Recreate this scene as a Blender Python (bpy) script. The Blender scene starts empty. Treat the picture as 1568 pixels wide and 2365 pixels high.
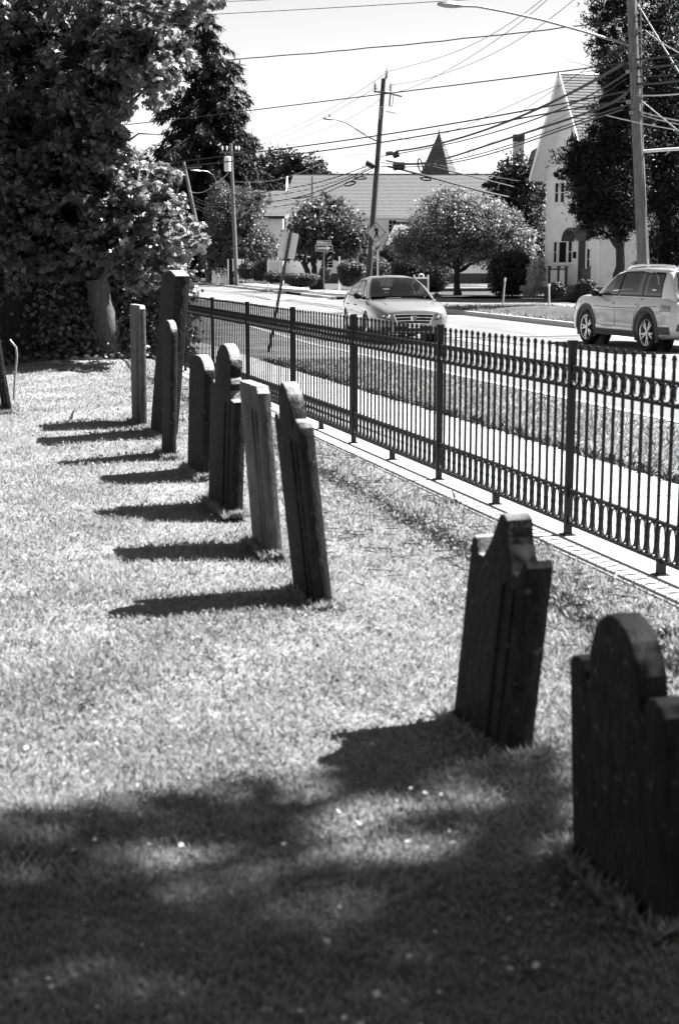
import bpy, bmesh, math, random
import numpy as np
from mathutils import Vector, Matrix
R = math.radians
random.seed(7); rng = np.random.default_rng(11)
sc = bpy.context.scene
C = sc.collection
# ------------------------------------------------------------------ camera
EYE = 1.68
PITCH = math.atan(0.17382)
cam = bpy.data.objects.new('camera', bpy.data.cameras.new('camera')); C.objects.link(cam)
cam.location = (0, 0, EYE); cam.rotation_euler = (math.pi/2 - PITCH, 0, 0)
cam.data.sensor_fit = 'VERTICAL'; cam.data.sensor_height = 36; cam.data.lens = 50
cam.data.clip_end = 3000; cam.data.clip_start = 0.05
cam.data.dof.use_dof = True; cam.data.dof.focus_distance = 24; cam.data.dof.aperture_fstop = 4.0
sc.camera = cam
# ------------------------------------------------------------------ sky, sun, exposure (black and white film)
SUN_EL = R(51); SUN_AZ = math.atan2(0.955, 0.295)       # azimuth measured from +Y towards +X
w = bpy.data.worlds.new('World'); sc.world = w; w.use_nodes = True
nt = w.node_tree; nt.nodes.clear()
sky = nt.nodes.new('ShaderNodeTexSky'); sky.sky_type = 'NISHITA'; sky.sun_disc = False
sky.sun_elevation = SUN_EL; sky.sun_rotation = SUN_AZ; sky.air_density = 0.70; sky.dust_density = 0.3; sky.ozone_density = 1
sep = nt.nodes.new('ShaderNodeRGBToBW')                 # black and white film
bg = nt.nodes.new('ShaderNodeBackground'); bg.inputs['Strength'].default_value = 0.05
wo = nt.nodes.new('ShaderNodeOutputWorld')
nt.links.new(sky.outputs[0], sep.inputs[0]); nt.links.new(sep.outputs[0], bg.inputs['Color']); nt.links.new(bg.outputs[0], wo.inputs[0])
sd = bpy.data.lights.new('sun', 'SUN'); sd.energy = 5.0; sd.angle = R(0.53); sd.color = (1, 1, 1)
sun = bpy.data.objects.new('sun', sd); C.objects.link(sun)
sdir = Vector((math.sin(SUN_AZ)*math.cos(SUN_EL), math.cos(SUN_AZ)*math.cos(SUN_EL), math.sin(SUN_EL)))
sun.rotation_euler = sdir.to_track_quat('Z', 'Y').to_euler(); sun.location = (30, 0, 40)
sc.render.engine = 'CYCLES'
vs = sc.view_settings; vs.view_transform = 'Standard'; vs.look = 'None'; vs.gamma = 1; vs.use_curve_mapping = False
vs.exposure = 2.4
# ------------------------------------------------------------------ surveying: image coordinates (1568 x 2365) to places
F = 3285.0; ct, st = math.cos(PITCH), math.sin(PITCH)
def P(x, y, Y):
    u, v = x-784, y-1182.5
    fw = F*ct - v*st; dn = F*st + v*ct
    return Vector((u*Y/fw, Y, EYE - Y*dn/fw))
def G(x, y, z=0.0):
    u, v = x-784, y-1182.5
    fw = F*ct - v*st; dn = F*st + v*ct
    k = (EYE-z)/dn
    return Vector((u*k, fw*k, z))
DS = (-0.2672, 0.9636); NS = (0.9636, 0.2672)           # along the fence / across towards the street
def ST(s, t, z=0.0): return Vector((DS[0]*s+NS[0]*t, DS[1]*s+NS[1]*t, z))
def bend(s): return max(0.0, s-30)*0.065                # the street bears a little right
# ------------------------------------------------------------------ objects
def tag(o, label=None, cat=None, group=None, kind=None):
    if label: o['label'] = label
    if cat: o['category'] = cat
    if group: o['group'] = group
    if kind: o['kind'] = kind
    return o
def empty(name, loc, label, cat, group=None, rz=0):
    o = bpy.data.objects.new(name, None); C.objects.link(o); o.location = loc; o.rotation_euler = (0, 0, rz)
    o.empty_display_size = .2
    return tag(o, label, cat, group)
def link(name, me, m=None, parent=None, label=None, world=True):
    """world=True: vertices are in world space, object is put under its parent without moving"""
    o = bpy.data.objects.new(name, me); C.objects.link(o)
    if m is not None and not me.materials: me.materials.append(m)
    if parent is not None:
        o.parent = parent
        if world:
            o.matrix_parent_inverse = (Matrix.Translation(parent.location) @ parent.rotation_euler.to_matrix().to_4x4()).inverted()
    if label: o['label'] = label
    return o
class MB:
    def __init__(s): s.v = []; s.f = []
    def add(s, vs, fs):
        b = len(s.v); s.v += [tuple(v) for v in vs]; s.f += [tuple(i+b for i in f) for f in fs]; return s
    def box(s, lo, hi, M=None):
        x0, y0, z0 = lo; x1, y1, z1 = hi
        vs = [Vector(p) for p in ((x0,y0,z0),(x1,y0,z0),(x1,y1,z0),(x0,y1,z0),(x0,y0,z1),(x1,y0,z1),(x1,y1,z1),(x0,y1,z1))]
        if M is not None: vs = [M @ v for v in vs]
        return s.add(vs, [(0,3,2,1),(4,5,6,7),(0,1,5,4),(1,2,6,5),(2,3,7,6),(3,0,4,7)])
    def tube(s, pts, rad, n=8, cap=True):
        pts = [Vector(p) for p in pts]
        if not hasattr(rad, '__len__'): rad = [rad]*len(pts)
        vs = []; fs = []; up = None
        for i, p in enumerate(pts):
            d = (pts[min(i+1, len(pts)-1)] - pts[max(i-1, 0)]).normalized()
            if up is None:
                up = Vector((0,0,1)) if abs(d.z) < .9 else Vector((0,1,0))
            a = d.cross(up).normalized(); b = a.cross(d).normalized(); up = b
            for k in range(n):
                t = 2*math.pi*k/n
                vs.append(p + (a*math.cos(t)+b*math.sin(t))*rad[i])
        for i in range(len(pts)-1):
            for k in range(n):
                fs.append((i*n+k, i*n+(k+1)%n, (i+1)*n+(k+1)%n, (i+1)*n+k))
        if cap: fs.append(tuple(range(n-1, -1, -1))); fs.append(tuple((len(pts)-1)*n+k for k in range(n)))
        return s.add(vs, fs)
    def prism(s, poly, O, U, V, W, depth):
        """poly (u,v) points; placed at O with axes U, V, extruded along W by depth"""
        n = len(poly); O, U, V, W = map(Vector, (O, U, V, W))
        a = [O+U*p[0]+V*p[1] for p in poly]; b = [q+W*depth for q in a]
        return s.add(a+b, [tuple(range(n))[::-1], tuple(range(n, 2*n))] + [(i, (i+1)%n, n+(i+1)%n, n+i) for i in range(n)])
    def ball(s, c, r, nu=10, nv=6, sc3=(1,1,1)):
        c = Vector(c); vs = []; fs = []
        for j in range(nv+1):
            ph = math.pi*j/nv
            for i in range(nu):
                th = 2*math.pi*i/nu
                vs.append(c+Vector((r*sc3[0]*math.sin(ph)*math.cos(th), r*sc3[1]*math.sin(ph)*math.sin(th), r*sc3[2]*math.cos(ph))))
        for j in range(nv):
            for i in range(nu):
                fs.append((j*nu+i, (j+1)*nu+i, (j+1)*nu+(i+1)%nu, j*nu+(i+1)%nu))
        return s.add(vs, fs)
    def mesh(s, name, smooth=False, fix=True):
        me = bpy.data.meshes.new(name); me.from_pydata(s.v, [], s.f); me.update()
        if fix:
            bm = bmesh.new(); bm.from_mesh(me); bmesh.ops.recalc_face_normals(bm, faces=bm.faces); bm.to_mesh(me); bm.free()
        if smooth:
            me.shade_smooth(); me.set_sharp_from_angle(angle=R(38))
        return me
    def build(s, name, m, parent=None, label=None, smooth=False, world=True, fix=True):
        return link(name, s.mesh(name, smooth, fix), m, parent, label, world)
def copy_tree(o, parent=None):
    c = o.copy(); C.objects.link(c); c.parent = parent
    for ch in [x for x in bpy.data.objects if x.parent == o]: copy_tree(ch, c)
    return c
# ------------------------------------------------------------------ materials (all greys: black and white photograph)
def mat(name, lo, hi=None, rough=.8, scale=8, detail=6, bump=0, bscale=None, metal=0, spec=.3, stretch=None, trans=0, coat=0, fac2=None, tcol=None, cap=0):
    m = bpy.data.materials.new(name); m.use_nodes = True; n = m.node_tree.nodes; l = m.node_tree.links
    b = n['Principled BSDF']; b.inputs['Roughness'].default_value = rough; b.inputs['Metallic'].default_value = metal
    b.inputs['Specular IOR Level'].default_value = spec
    if coat: b.inputs['Coat Weight'].default_value = coat; b.inputs['Coat Roughness'].default_value = .05
    if hi is None: b.inputs['Base Color'].default_value = (lo, lo, lo, 1)
    tc = n.new('ShaderNodeTexCoord'); mp = n.new('ShaderNodeMapping'); l.new(tc.outputs['Object'], mp.inputs[0])
    if stretch: mp.inputs['Scale'].default_value = stretch
    col = None
    if hi is not None:
        t = n.new('ShaderNodeTexNoise'); t.inputs['Scale'].default_value = scale; t.inputs['Detail'].default_value = detail; t.inputs['Roughness'].default_value = .65
        l.new(mp.outputs[0], t.inputs['Vector'])
        r = n.new('ShaderNodeValToRGB'); r.color_ramp.elements[0].position = .32; r.color_ramp.elements[1].position = .68
        r.color_ramp.elements[0].color = (lo, lo, lo, 1); r.color_ramp.elements[1].color = (hi, hi, hi, 1)
        l.new(t.outputs['Fac'], r.inputs[0]); col = r.outputs[0]
        if fac2:
            s2, a2, b2 = fac2
            t2 = n.new('ShaderNodeTexNoise'); t2.inputs['Scale'].default_value = s2; t2.inputs['Detail'].default_value = 3
            l.new(tc.outputs['Object'], t2.inputs['Vector'])
            r2 = n.new('ShaderNodeMapRange'); r2.inputs[1].default_value = .35; r2.inputs[2].default_value = .65; r2.inputs[3].default_value = a2; r2.inputs[4].default_value = b2
            l.new(t2.outputs['Fac'], r2.inputs[0])
            mx = n.new('ShaderNodeVectorMath'); mx.operation = 'SCALE'; l.new(col, mx.inputs[0]); l.new(r2.outputs[0], mx.inputs['Scale']); col = mx.outputs[0]
        if cap:                                        # paler upward faces broken by noise, and pale lichen specks all over
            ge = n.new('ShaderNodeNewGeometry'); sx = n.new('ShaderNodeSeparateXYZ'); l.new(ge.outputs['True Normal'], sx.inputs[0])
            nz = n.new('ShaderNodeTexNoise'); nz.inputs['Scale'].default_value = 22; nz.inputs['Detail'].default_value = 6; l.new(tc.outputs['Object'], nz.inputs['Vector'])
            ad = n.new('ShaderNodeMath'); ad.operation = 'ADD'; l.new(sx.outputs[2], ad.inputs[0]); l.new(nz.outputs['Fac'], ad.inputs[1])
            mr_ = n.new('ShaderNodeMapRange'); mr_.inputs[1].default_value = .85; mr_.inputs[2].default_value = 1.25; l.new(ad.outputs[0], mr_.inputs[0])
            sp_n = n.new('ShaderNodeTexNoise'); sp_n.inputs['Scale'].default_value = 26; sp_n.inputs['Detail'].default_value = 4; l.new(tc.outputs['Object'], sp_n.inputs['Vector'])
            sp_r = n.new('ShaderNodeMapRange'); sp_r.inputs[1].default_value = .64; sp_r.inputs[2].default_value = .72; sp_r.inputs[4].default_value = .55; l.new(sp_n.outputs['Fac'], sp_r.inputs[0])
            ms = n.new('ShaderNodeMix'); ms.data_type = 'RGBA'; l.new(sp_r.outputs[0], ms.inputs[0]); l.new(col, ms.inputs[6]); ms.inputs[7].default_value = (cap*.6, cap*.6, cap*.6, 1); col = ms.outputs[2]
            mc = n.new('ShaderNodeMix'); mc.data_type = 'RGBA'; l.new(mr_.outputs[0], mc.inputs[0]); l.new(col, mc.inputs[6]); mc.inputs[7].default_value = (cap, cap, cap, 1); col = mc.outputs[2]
        l.new(col, b.inputs['Base Color'])
    if bump:
        t = n.new('ShaderNodeTexNoise'); t.inputs['Scale'].default_value = bscale or scale*3; t.inputs['Detail'].default_value = 5
        l.new(mp.outputs[0], t.inputs['Vector'])
        bp = n.new('ShaderNodeBump'); bp.inputs['Strength'].default_value = bump; bp.inputs['Distance'].default_value = .02
        l.new(t.outputs['Fac'], bp.inputs['Height']); l.new(bp.outputs[0], b.inputs['Normal'])
    if trans:
        tr = n.new('ShaderNodeBsdfTranslucent'); tr.inputs[0].default_value = (tcol or (hi or lo)*1.3,)*3+(1,)
        mx = n.new('ShaderNodeMixShader'); mx.inputs[0].default_value = trans
        l.new(b.outputs[0], mx.inputs[1]); l.new(tr.outputs[0], mx.inputs[2]); l.new(mx.outputs[0], n['Material Output'].inputs[0])
    return m
M = dict(
 lawn=mat('lawn_soil', .08, .22, .95, 22, bump=.5, fac2=(1.2, .75, 1.15)),
 farlawn=mat('mown_grass', .025, .065, .95, 3.5, 8, bump=.6, bscale=30, fac2=(.25, .7, 1.2)),
 verge=mat('worn_verge', .09, .20, .95, 26, 8, bump=.6, bscale=60, fac2=(1.1, .7, 1.2)),
 ground=mat('earth', .05, .1, .95, 1),
 road=mat('asphalt', .105, .16, .9, 40, 8, bump=.15, bscale=160, fac2=(.35, .8, 1.1)),
 side=mat('side_asphalt', .10, .15, .9, 30, 8, bump=.15, bscale=120, fac2=(.2, .85, 1.1)),
 conc=mat('concrete', .30, .42, .85, 14, 8, bump=.1, bscale=60, fac2=(.7, .92, 1.03)),
 white=mat('road_paint', .4, .6, .7, 30),
 grass=mat('grass_blade', .10, .29, .55, 9, 4, trans=.35, spec=.35, fac2=(1.3, .55, 1.3)),
 grassdk=mat('grass_blade_far', .08, .21, .6, 4, 3, trans=.3, spec=.3, fac2=(.4, .7, 1.2)),
 litter=mat('dry_leaf', .25, .45, .7, 30),
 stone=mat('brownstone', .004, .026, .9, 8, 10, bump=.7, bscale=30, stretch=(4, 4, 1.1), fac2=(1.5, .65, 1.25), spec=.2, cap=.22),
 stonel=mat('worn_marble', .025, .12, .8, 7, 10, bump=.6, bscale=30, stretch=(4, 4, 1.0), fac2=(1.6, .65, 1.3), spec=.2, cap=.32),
 lichen=mat('lichen', .3, .5, .9, 60),
 iron=mat('black_iron', .005, .009, .5, 30, bump=.06, spec=.2),
 post=mat('weathered_pole', .055, .17, .85, 6, 8, bump=.5, bscale=14, stretch=(6, 6, .5)),
 postdk=mat('dark_pole', .025, .055, .85, 6, 8, bump=.5, bscale=14, stretch=(6, 6, .5)),
 bark=mat('bark', .03, .10, .95, 9, 8, bump=.9, bscale=18, stretch=(3, 3, .7)),
 barkdk=mat('dark_bark', .012, .035, .95, 9, 8, bump=.8, bscale=18, stretch=(3, 3, .7)),
 maple=mat('maple_leaf', .02, .07, .30, 3.0, 3, trans=.45, tcol=.28, spec=.7),
 leafmid=mat('street_tree_leaf', .03, .08, .45, 1.6, 3, trans=.3, tcol=.14, spec=.5),
 leaflt=mat('light_leaf', .07, .19, .45, 1.6, 3, trans=.3, spec=.5),
 leafdk=mat('dark_leaf', .008, .025, .5, 1.4, 3, trans=.15, spec=.35),
 needle=mat('needle', .005, .015, .55, 1.2, 3, trans=.08, spec=.3),
 ivy=mat('ivy_leaf', .012, .045, .35, 6, 3, trans=.2, tcol=.1, spec=.6),
 hedge=mat('hedge_leaf', .014, .05, .5, 5, 3, trans=.12, spec=.4),
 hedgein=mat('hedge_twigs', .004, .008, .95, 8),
 wire=mat('cable_black', .015, None, .6, spec=.3),
 wirelt=mat('cable_aluminium', .45, None, .35, metal=.3),
 metal=mat('galvanised', .15, .25, .4, 20, metal=.5),
 alum=mat('sign_aluminium', .50, .60, .5, 12),
 signw=mat('sign_white', .75, .8, .5, 14), signb=mat('sign_black', .008, None, .6, spec=.05), signy=mat('sign_yellow_as_grey', .36, .42, .5, 14),
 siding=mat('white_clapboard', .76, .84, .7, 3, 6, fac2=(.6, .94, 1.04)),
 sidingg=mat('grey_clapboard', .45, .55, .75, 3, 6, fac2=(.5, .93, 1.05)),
 trim=mat('white_trim', .72, .8, .6, 5),
 shingle=mat('asphalt_shingle', .08, .12, .95, 8, 10, bump=.4, bscale=40, stretch=(1, 1, 3)),
 shinglelt=mat('pale_shingle', .08, .115, .95, 6, 10, bump=.4, bscale=40, stretch=(1, 1, 3)),
 slate=mat('slate', .05, .09, .8, 4, 10, stretch=(1, 1, 4)),
 pane=mat('window_glass', .008, None, .5, spec=.05),
 dkpaint=mat('dark_paint', .03, .05, .6, 8), railp=mat('rail_paint', .04, .06, .6, 8),
 brick=mat('brick_dark', .03, .06, .9, 12), brickl=mat('painted_brick', .5, .62, .85, 10, 8),
 silver=mat('silver_paint', .17, None, .32, metal=.25, spec=.5, coat=1),
 whitep=mat('pearl_paint', .42, None, .3, spec=.5, coat=1),
 plast=mat('grey_plastic', .05, .07, .7, 60), blackp=mat('black_plastic', .006, None, .55),
 rubber=mat('rubber', .008, .014, .85, 20), alloy=mat('alloy', .62, None, .28, metal=.8), chrome=mat('chrome', .75, None, .1, metal=1),
 glass=mat('car_glass', .02, None, .04, spec=.6), lamp=mat('lamp_lens', .13, None, .08, spec=.6), redl=mat('tail_lens', .09, None, .1, spec=.7, coat=1),
 skin=mat('skin', .3, None, .6), cloth=mat('dark_cloth', .02, .03, .9, 20),
 wall=mat('ivy_wall_stone', .01, .025, .95, 5, 8, bump=.6, bscale=20),
 ceramic=mat('insulator', .10, None, .25, spec=.6),
)
def see_through(name, tint):
    m = bpy.data.materials.new(name); m.use_nodes = True; n = m.node_tree.nodes; l = m.node_tree.links; n.clear()
    t = n.new('ShaderNodeBsdfTransparent'); t.inputs[0].default_value = (tint, tint, tint, 1); g = n.new('ShaderNodeBsdfGlossy'); g.inputs['Roughness'].default_value = .02
    f = n.new('ShaderNodeFresnel'); f.inputs[0].default_value = 1.5; x = n.new('ShaderNodeMixShader'); o = n.new('ShaderNodeOutputMaterial')
    l.new(f.outputs[0], x.inputs[0]); l.new(t.outputs[0], x.inputs[1]); l.new(g.outputs[0], x.inputs[2]); l.new(x.outputs[0], o.inputs[0]); return m
M['glass'] = see_through('car_glass_clear', .6)
M['cabin'] = mat('cabin_cloth', .02, .035, .9, 12); M['seat'] = mat('seat_leather', .07, .10, .6, 8)
# ------------------------------------------------------------------ foliage
def fan(outline, z=0.0):
    v = [(0, .42, z)]+[(x, y, 0) for x, y in outline]; n = len(outline)
    return np.array(v), np.array([(0, i+1, (i+1) % n+1) for i in range(n)])
MAPLE = fan([(0,0),(.22,.10),(.5,.05),(.40,.30),(.58,.52),(.28,.56),(.0,1.0),(-.28,.56),(-.58,.52),(-.40,.30),(-.5,.05),(-.22,.10)], .07)
MAPLE8 = fan([(0,0),(.50,.08),(.36,.34),(.55,.58),(.2,.56),(0,1.0),(-.2,.56),(-.55,.58),(-.36,.34),(-.50,.08)], .06)
LEAF = (np.array([(0,0,0),(.30,.45,.08),(0,1,0),(-.30,.45,.08)], float), np.array([(0,1,2),(0,2,3)]))
TRI = (np.array([(-.5,0,0),(.5,0,0),(0,1,0)], float), np.array([(0,1,2)]))
STRIP = (np.array([(-.5,0,0),(.5,0,0),(.25,1,0),(-.25,1,0)], float), np.array([(0,1,2),(0,2,3)]))
def norm(a): return a/np.maximum(np.linalg.norm(a, axis=1, keepdims=True), 1e-9)
def leaf_mesh(name, pos, nrm, tip, size, tmpl, asp=1.0):
    """pos N,3; nrm the leaf's face; tip direction of its point; size N"""
    tv, tf = tmpl; N = len(pos)
    nrm = norm(nrm); tip = norm(tip - nrm*np.sum(tip*nrm, 1, keepdims=True)); sd_ = np.cross(tip, nrm)
    size = np.asarray(size).reshape(-1, 1, 1)*np.ones((N, 1, 1))
    v = (sd_[:, None, :]*tv[None, :, 0:1]*asp + tip[:, None, :]*tv[None, :, 1:2] + nrm[:, None, :]*tv[None, :, 2:3])*size + pos[:, None, :]
    v = v.reshape(-1, 3).astype(np.float32)
    f = (tf[None]+np.arange(N)[:, None, None]*len(tv)).reshape(-1).astype(np.int32)
    me = bpy.data.meshes.new(name); me.vertices.add(len(v)); me.vertices.foreach_set('co', v.ravel())
    me.loops.add(len(f)); me.loops.foreach_set('vertex_index', f)
    nf = len(f)//3; me.polygons.add(nf); me.polygons.foreach_set('loop_start', np.arange(nf, dtype=np.int32)*3)
    me.update(calc_edges=True); return me
def rnd(n): return rng.normal(size=(n, 3))
def clump_points(blobs, n, sub=.28, fill=.35, subn=26):
    """blobs (centre, (rx,ry,rz)). Leaves gather in small sprays near each blob's surface, so gaps stay between them."""
    pos = []; out = []
    vol = np.array([b[1][0]*b[1][2] for b in blobs]); share = vol/vol.sum()
    for (c, r), sh in zip(blobs, share):
        m = int(n*sh); k = max(6, m//subn)
        d = norm(rnd(k)); rad = np.where(rng.random(k) < fill, rng.random(k)**.5*.8, .78+.3*rng.random(k))
        cc = d*rad[:, None]
        idx = rng.integers(0, k, m)
        p = cc[idx] + rnd(m)*sub*.5*(.5+rng.random(k))[idx][:, None]
        pos.append(np.array(c)[None]+p*np.array(r)[None]); out.append(d[idx])
    return np.concatenate(pos), np.concatenate(out)
def crown(name, blobs, n, size, m, parent, tmpl=LEAF, sub=.28, fill=.35, up=.7, jit=.8, asp=1.0, kind=None, subn=26, droop=-.3):
    pos, out = clump_points(blobs, n, sub, fill, subn)
    nr = out*.5 + np.array([0, 0, up]) + rnd(len(pos))*jit
    tp = out*.7 + rnd(len(pos))*.5 + np.array([0, 0, droop])
    me = leaf_mesh(name, pos, nr, tp, size*(.65+.7*rng.random(len(pos))), tmpl, asp)
    o = link(name, me, m, parent); o['kind'] = 'stuff' if kind is None else kind
    return o
def bl(x, y, rx, ry, Y, ryd=None):
    """a blob given by where it is surveyed in the picture, radius in the same units at distance Y"""
    c = P(x, y, Y); s = Y/F; return (tuple(c), (rx*s, (ryd if ryd else (rx+ry)/2)*s, ry*s))
def limb_path(a, b, n=6, wob=.05, sag=0):
    a, b = Vector(a), Vector(b); L = (b-a).length; pts = []
    for i in range(n+1):
        t = i/n; q = a.lerp(b, t) + Vector((random.uniform(-1,1), random.uniform(-1,1), random.uniform(-.5,.5)))*wob*L*math.sin(math.pi*t)
        q.z += sag*math.sin(math.pi*t)*L; pts.append(q)
    return pts
def trunk_mesh(name, base, fork, r0, r1, tips, m, parent, flare=1.5, limbs=True, rl=None, n=12):
    mb = MB(); pts = limb_path(base, fork, 8, .03); pts[0] = Vector(base)-Vector((0,0,.15))
    rads = [r0+(r1-r0)*i/8 for i in range(9)]; rads[0] *= flare; rads[1] *= 1+(flare-1)*.3
    mb.tube(pts, rads, n)
    for k, t in enumerate(tips):
        st0 = Vector(fork).lerp(pts[-3], random.random()*.7)
        q = limb_path(st0, t, 6, .07, .05); rr = rl or r1*.6
        mb.tube(q, [rr*(1-.8*i/6) for i in range(7)], 7)
        for j in range(4):
            s = q[3+j % 3]; e = s + Vector((random.uniform(-1,1), random.uniform(-1,1), random.uniform(-.2,1))).normalized()*(q[-1]-q[0]).length*.35
            mb.tube(limb_path(s, e, 3, .08), [rr*.32, rr*.22, rr*.15, rr*.06], 5)
    return mb.build(name, m, parent, smooth=True, fix=False)
# ================================================================== SETTING
def sheet(name, pts, m, z=None, kind='structure', label=None):
    me = bpy.data.meshes.new(name); me.from_pydata([tuple(p) if z is None else (p[0], p[1], z) for p in pts], [], [tuple(range(len(pts)))]); me.update()
    o = link(name, me, m); o['kind'] = kind
    if label: o['label'] = label
    return o
def strip(name, s0, s1, f0, f1, z, m, step=4, thick=0, bottom=-.19):
    """ribbon between t=f0(s) and t=f1(s)"""
    n = max(1, int((s1-s0)/step)); mb = MB(); vs = []; fs = []
    for i in range(n+1):
        s = s0+(s1-s0)*i/n; vs += [ST(s, f0(s), z), ST(s, f1(s), z)]
        if i: b = 2*i; fs.append((b-2, b-1, b+1, b))
    if thick:
        k = len(vs)
        for i in range(n+1):
            s = s0+(s1-s0)*i/n; vs += [ST(s, f0(s), bottom), ST(s, f1(s), bottom)]
            if i: b = 2*i; fs += [(b-2, b, k+b, k+b-2), (b-1, k+b-1, k+b+1, b+1)]
        fs += [(0, k, k+1, 1), (2*n, 2*n+1, k+2*n+1, k+2*n)]
    mb.add(vs, fs); o = mb.build(name, m); o['kind'] = 'structure'; return o
sheet('ground', [(-1500,-300),(1500,-300),(1500,2500),(-1500,2500)], M['ground'], -.2)
# graveyard lawn: a gently uneven sheet
def lawn_z(x, y, t):
    far = np.clip((3.3-t)/1.0, 0, 1)
    return far*(.018*np.sin(x*2.1+y*1.3)+.012*np.sin(x*5.3-y*3.1))-.004+.10*np.exp(-((x+3.9)**2+(y-24.5)**2)/2.5)
mb = MB(); vs = []; fs = []; ns_, nt_ = 110, 60
for i in range(ns_+1):
    s = -6+38*(i/ns_)
    for j in range(nt_+1):
        t = 3.46-22*(j/nt_)**1.3
        p = ST(s, t); p.z = float(lawn_z(p.x, p.y, t))
        vs.append(p)
for i in range(ns_):
    for j in range(nt_):
        a = i*(nt_+1)+j; fs.append((a, a+1, a+nt_+2, a+nt_+1))
mb.add(vs, fs); lawn = mb.build('lawn', M['lawn'], smooth=True); lawn['kind'] = 'structure'
sheet('lawn_edge', [ST(-6,3.46),ST(34,3.46),ST(34,3.2),ST(-6,3.2)], M['lawn'], -.02)
# footing under the fence, cast in lengths
foot = bpy.data.objects.new('fence_footing', None); C.objects.link(foot); foot['kind'] = 'structure'
L = 2.438
fm = None
for i in range(-4, 11):
    s = 8.115+L*i
    mb = MB(); ang = math.atan2(DS[1], DS[0]); 
    mb.prism([(s-.0, -.15),(s+L-.008, -.15),(s+L-.008, .0),(s, .0)], ST(0, 3.48), (DS[0],DS[1],0), (0,0,1), (NS[0],NS[1],0), .46)
    mb.build('concrete_length', M['conc'], foot)
# pavement slabs
pav = bpy.data.objects.new('sidewalk', None); C.objects.link(pav); pav['kind'] = 'structure'
for i in range(-3, 40):
    s = .4+1.5*i; g = .007; dz = random.uniform(-.004, .003)
    t0, t1 = 3.955, 5.5+bend(s)*0
    mb = MB(); mb.prism([(s+g, -.16),(s+1.5-g, -.16),(s+1.5-g, -.005+dz),(s+g, -.005+dz)], ST(0, t0), (DS[0],DS[1],0), (0,0,1), (NS[0],NS[1],0), t1-t0)
    mb.build('paving_slab', M['conc'], pav)
strip('near_verge', -6, 130, lambda s: 5.51, lambda s: 7.6+bend(s), -.012, M['verge'], 4, 1)
# kerb stones, near side and far side
def kerb(name, s0, s1, f, wdt=.15, ln=2.4):
    k = bpy.data.objects.new(name, None); C.objects.link(k); k['kind'] = 'structure'
    s = s0
    while s < s1:
        e = min(s+ln, s1)-.012; a, b = f(s), f(e); mb = MB(); z0, z1 = -.19, .0
        pts = [ST(s, a), ST(e, b), ST(e, b+wdt), ST(s, a+wdt)]
        mb.add([(*p.xy, z0) for p in pts]+[(*p.xy, z1) for p in pts], [(0,3,2,1),(4,5,6,7),(0,1,5,4),(1,2,6,5),(2,3,7,6),(3,0,4,7)])
        mb.build('kerb_stone', M['conc'], k); s += ln
kerb('near_kerb', -4, 116, lambda s: 7.605+bend(s))
fk = lambda s: 17.35+bend(s)
strip('road', -30, 420, lambda s: 7.75+bend(s), lambda s: 17.36+bend(s)+max(0,(s-150))*.05, -.15, M['road'], 6)
kerb('far_kerb', 4, 56, fk); kerb('corner_kerb', 74, 84, fk); kerb('distant_kerb', 90, 150, fk, ln=3)
# side street and the far ground
def farstrip(name, s0, s1, a, b, z, m): return strip(name, s0, s1, lambda s: fk(s)+a, lambda s: fk(s)+b, z, m, 4)
farstrip('far_lawn', -20, 56, .15, 90, -.02, M['farlawn'])
farstrip('corner_lawn', 74, 260, .15, 140, -.02, M['farlawn'])
farstrip('side_street', 55.9, 74.1, .0, 90, -.145, M['side'])
kerb('side_street_kerb', 55.5, 56.0, lambda s: fk(s)+.1, wdt=60)
farstrip('far_sidewalk', 6, 55.6, 5.1, 6.5, -.012, M['conc'])
farstrip('corner_sidewalk', 74.5, 150, 2.2, 4.0, -.012, M['conc'])
farstrip('driveway', 24, 30, .0, 5.1, -.008, M['side'])
farstrip('building_drive', 100, 104, 9, 60, -.010, M['side'])
farstrip('parking_strip', 106, 116, 20, 52, -.006, M['side'])
# worn dry patch in the far verge, and a mound in front of it
def mound(name, c, rx, ry, h, m, rz=0):
    mb = MB(); vs = []; fs = []; nr, na = 8, 28
    for i in range(nr+1):
        for k in range(na):
            t = 2*math.pi*k/na; r = i/nr*(1+.08*math.sin(3*t+1))
            x, y = r*rx*math.cos(t), r*ry*math.sin(t); z = h*(math.cos(math.pi*min(1, r))+1)/2-.012
            vs.append((c[0]+x*math.cos(rz)-y*math.sin(rz), c[1]+x*math.sin(rz)+y*math.cos(rz), z))
    for i in range(nr):
        for k in range(na): fs.append((i*na+k, i*na+(k+1)%na, (i+1)*na+(k+1)%na, (i+1)*na+k))
    mb.add(vs, fs); o = mb.build(name, m, smooth=True); o['kind'] = 'structure'; return o
c1 = ST(46, fk(46)+2.3); mound('verge_mound', c1, 2.2, 8, .28, M['farlawn'], math.atan2(DS[1], DS[0])-math.pi/2)
c2 = ST(37.5, fk(37.5)+2.5); mound('worn_patch', c2, 1.9, 3.6, .06, M['verge'], math.atan2(DS[1], DS[0])-math.pi/2)
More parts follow.
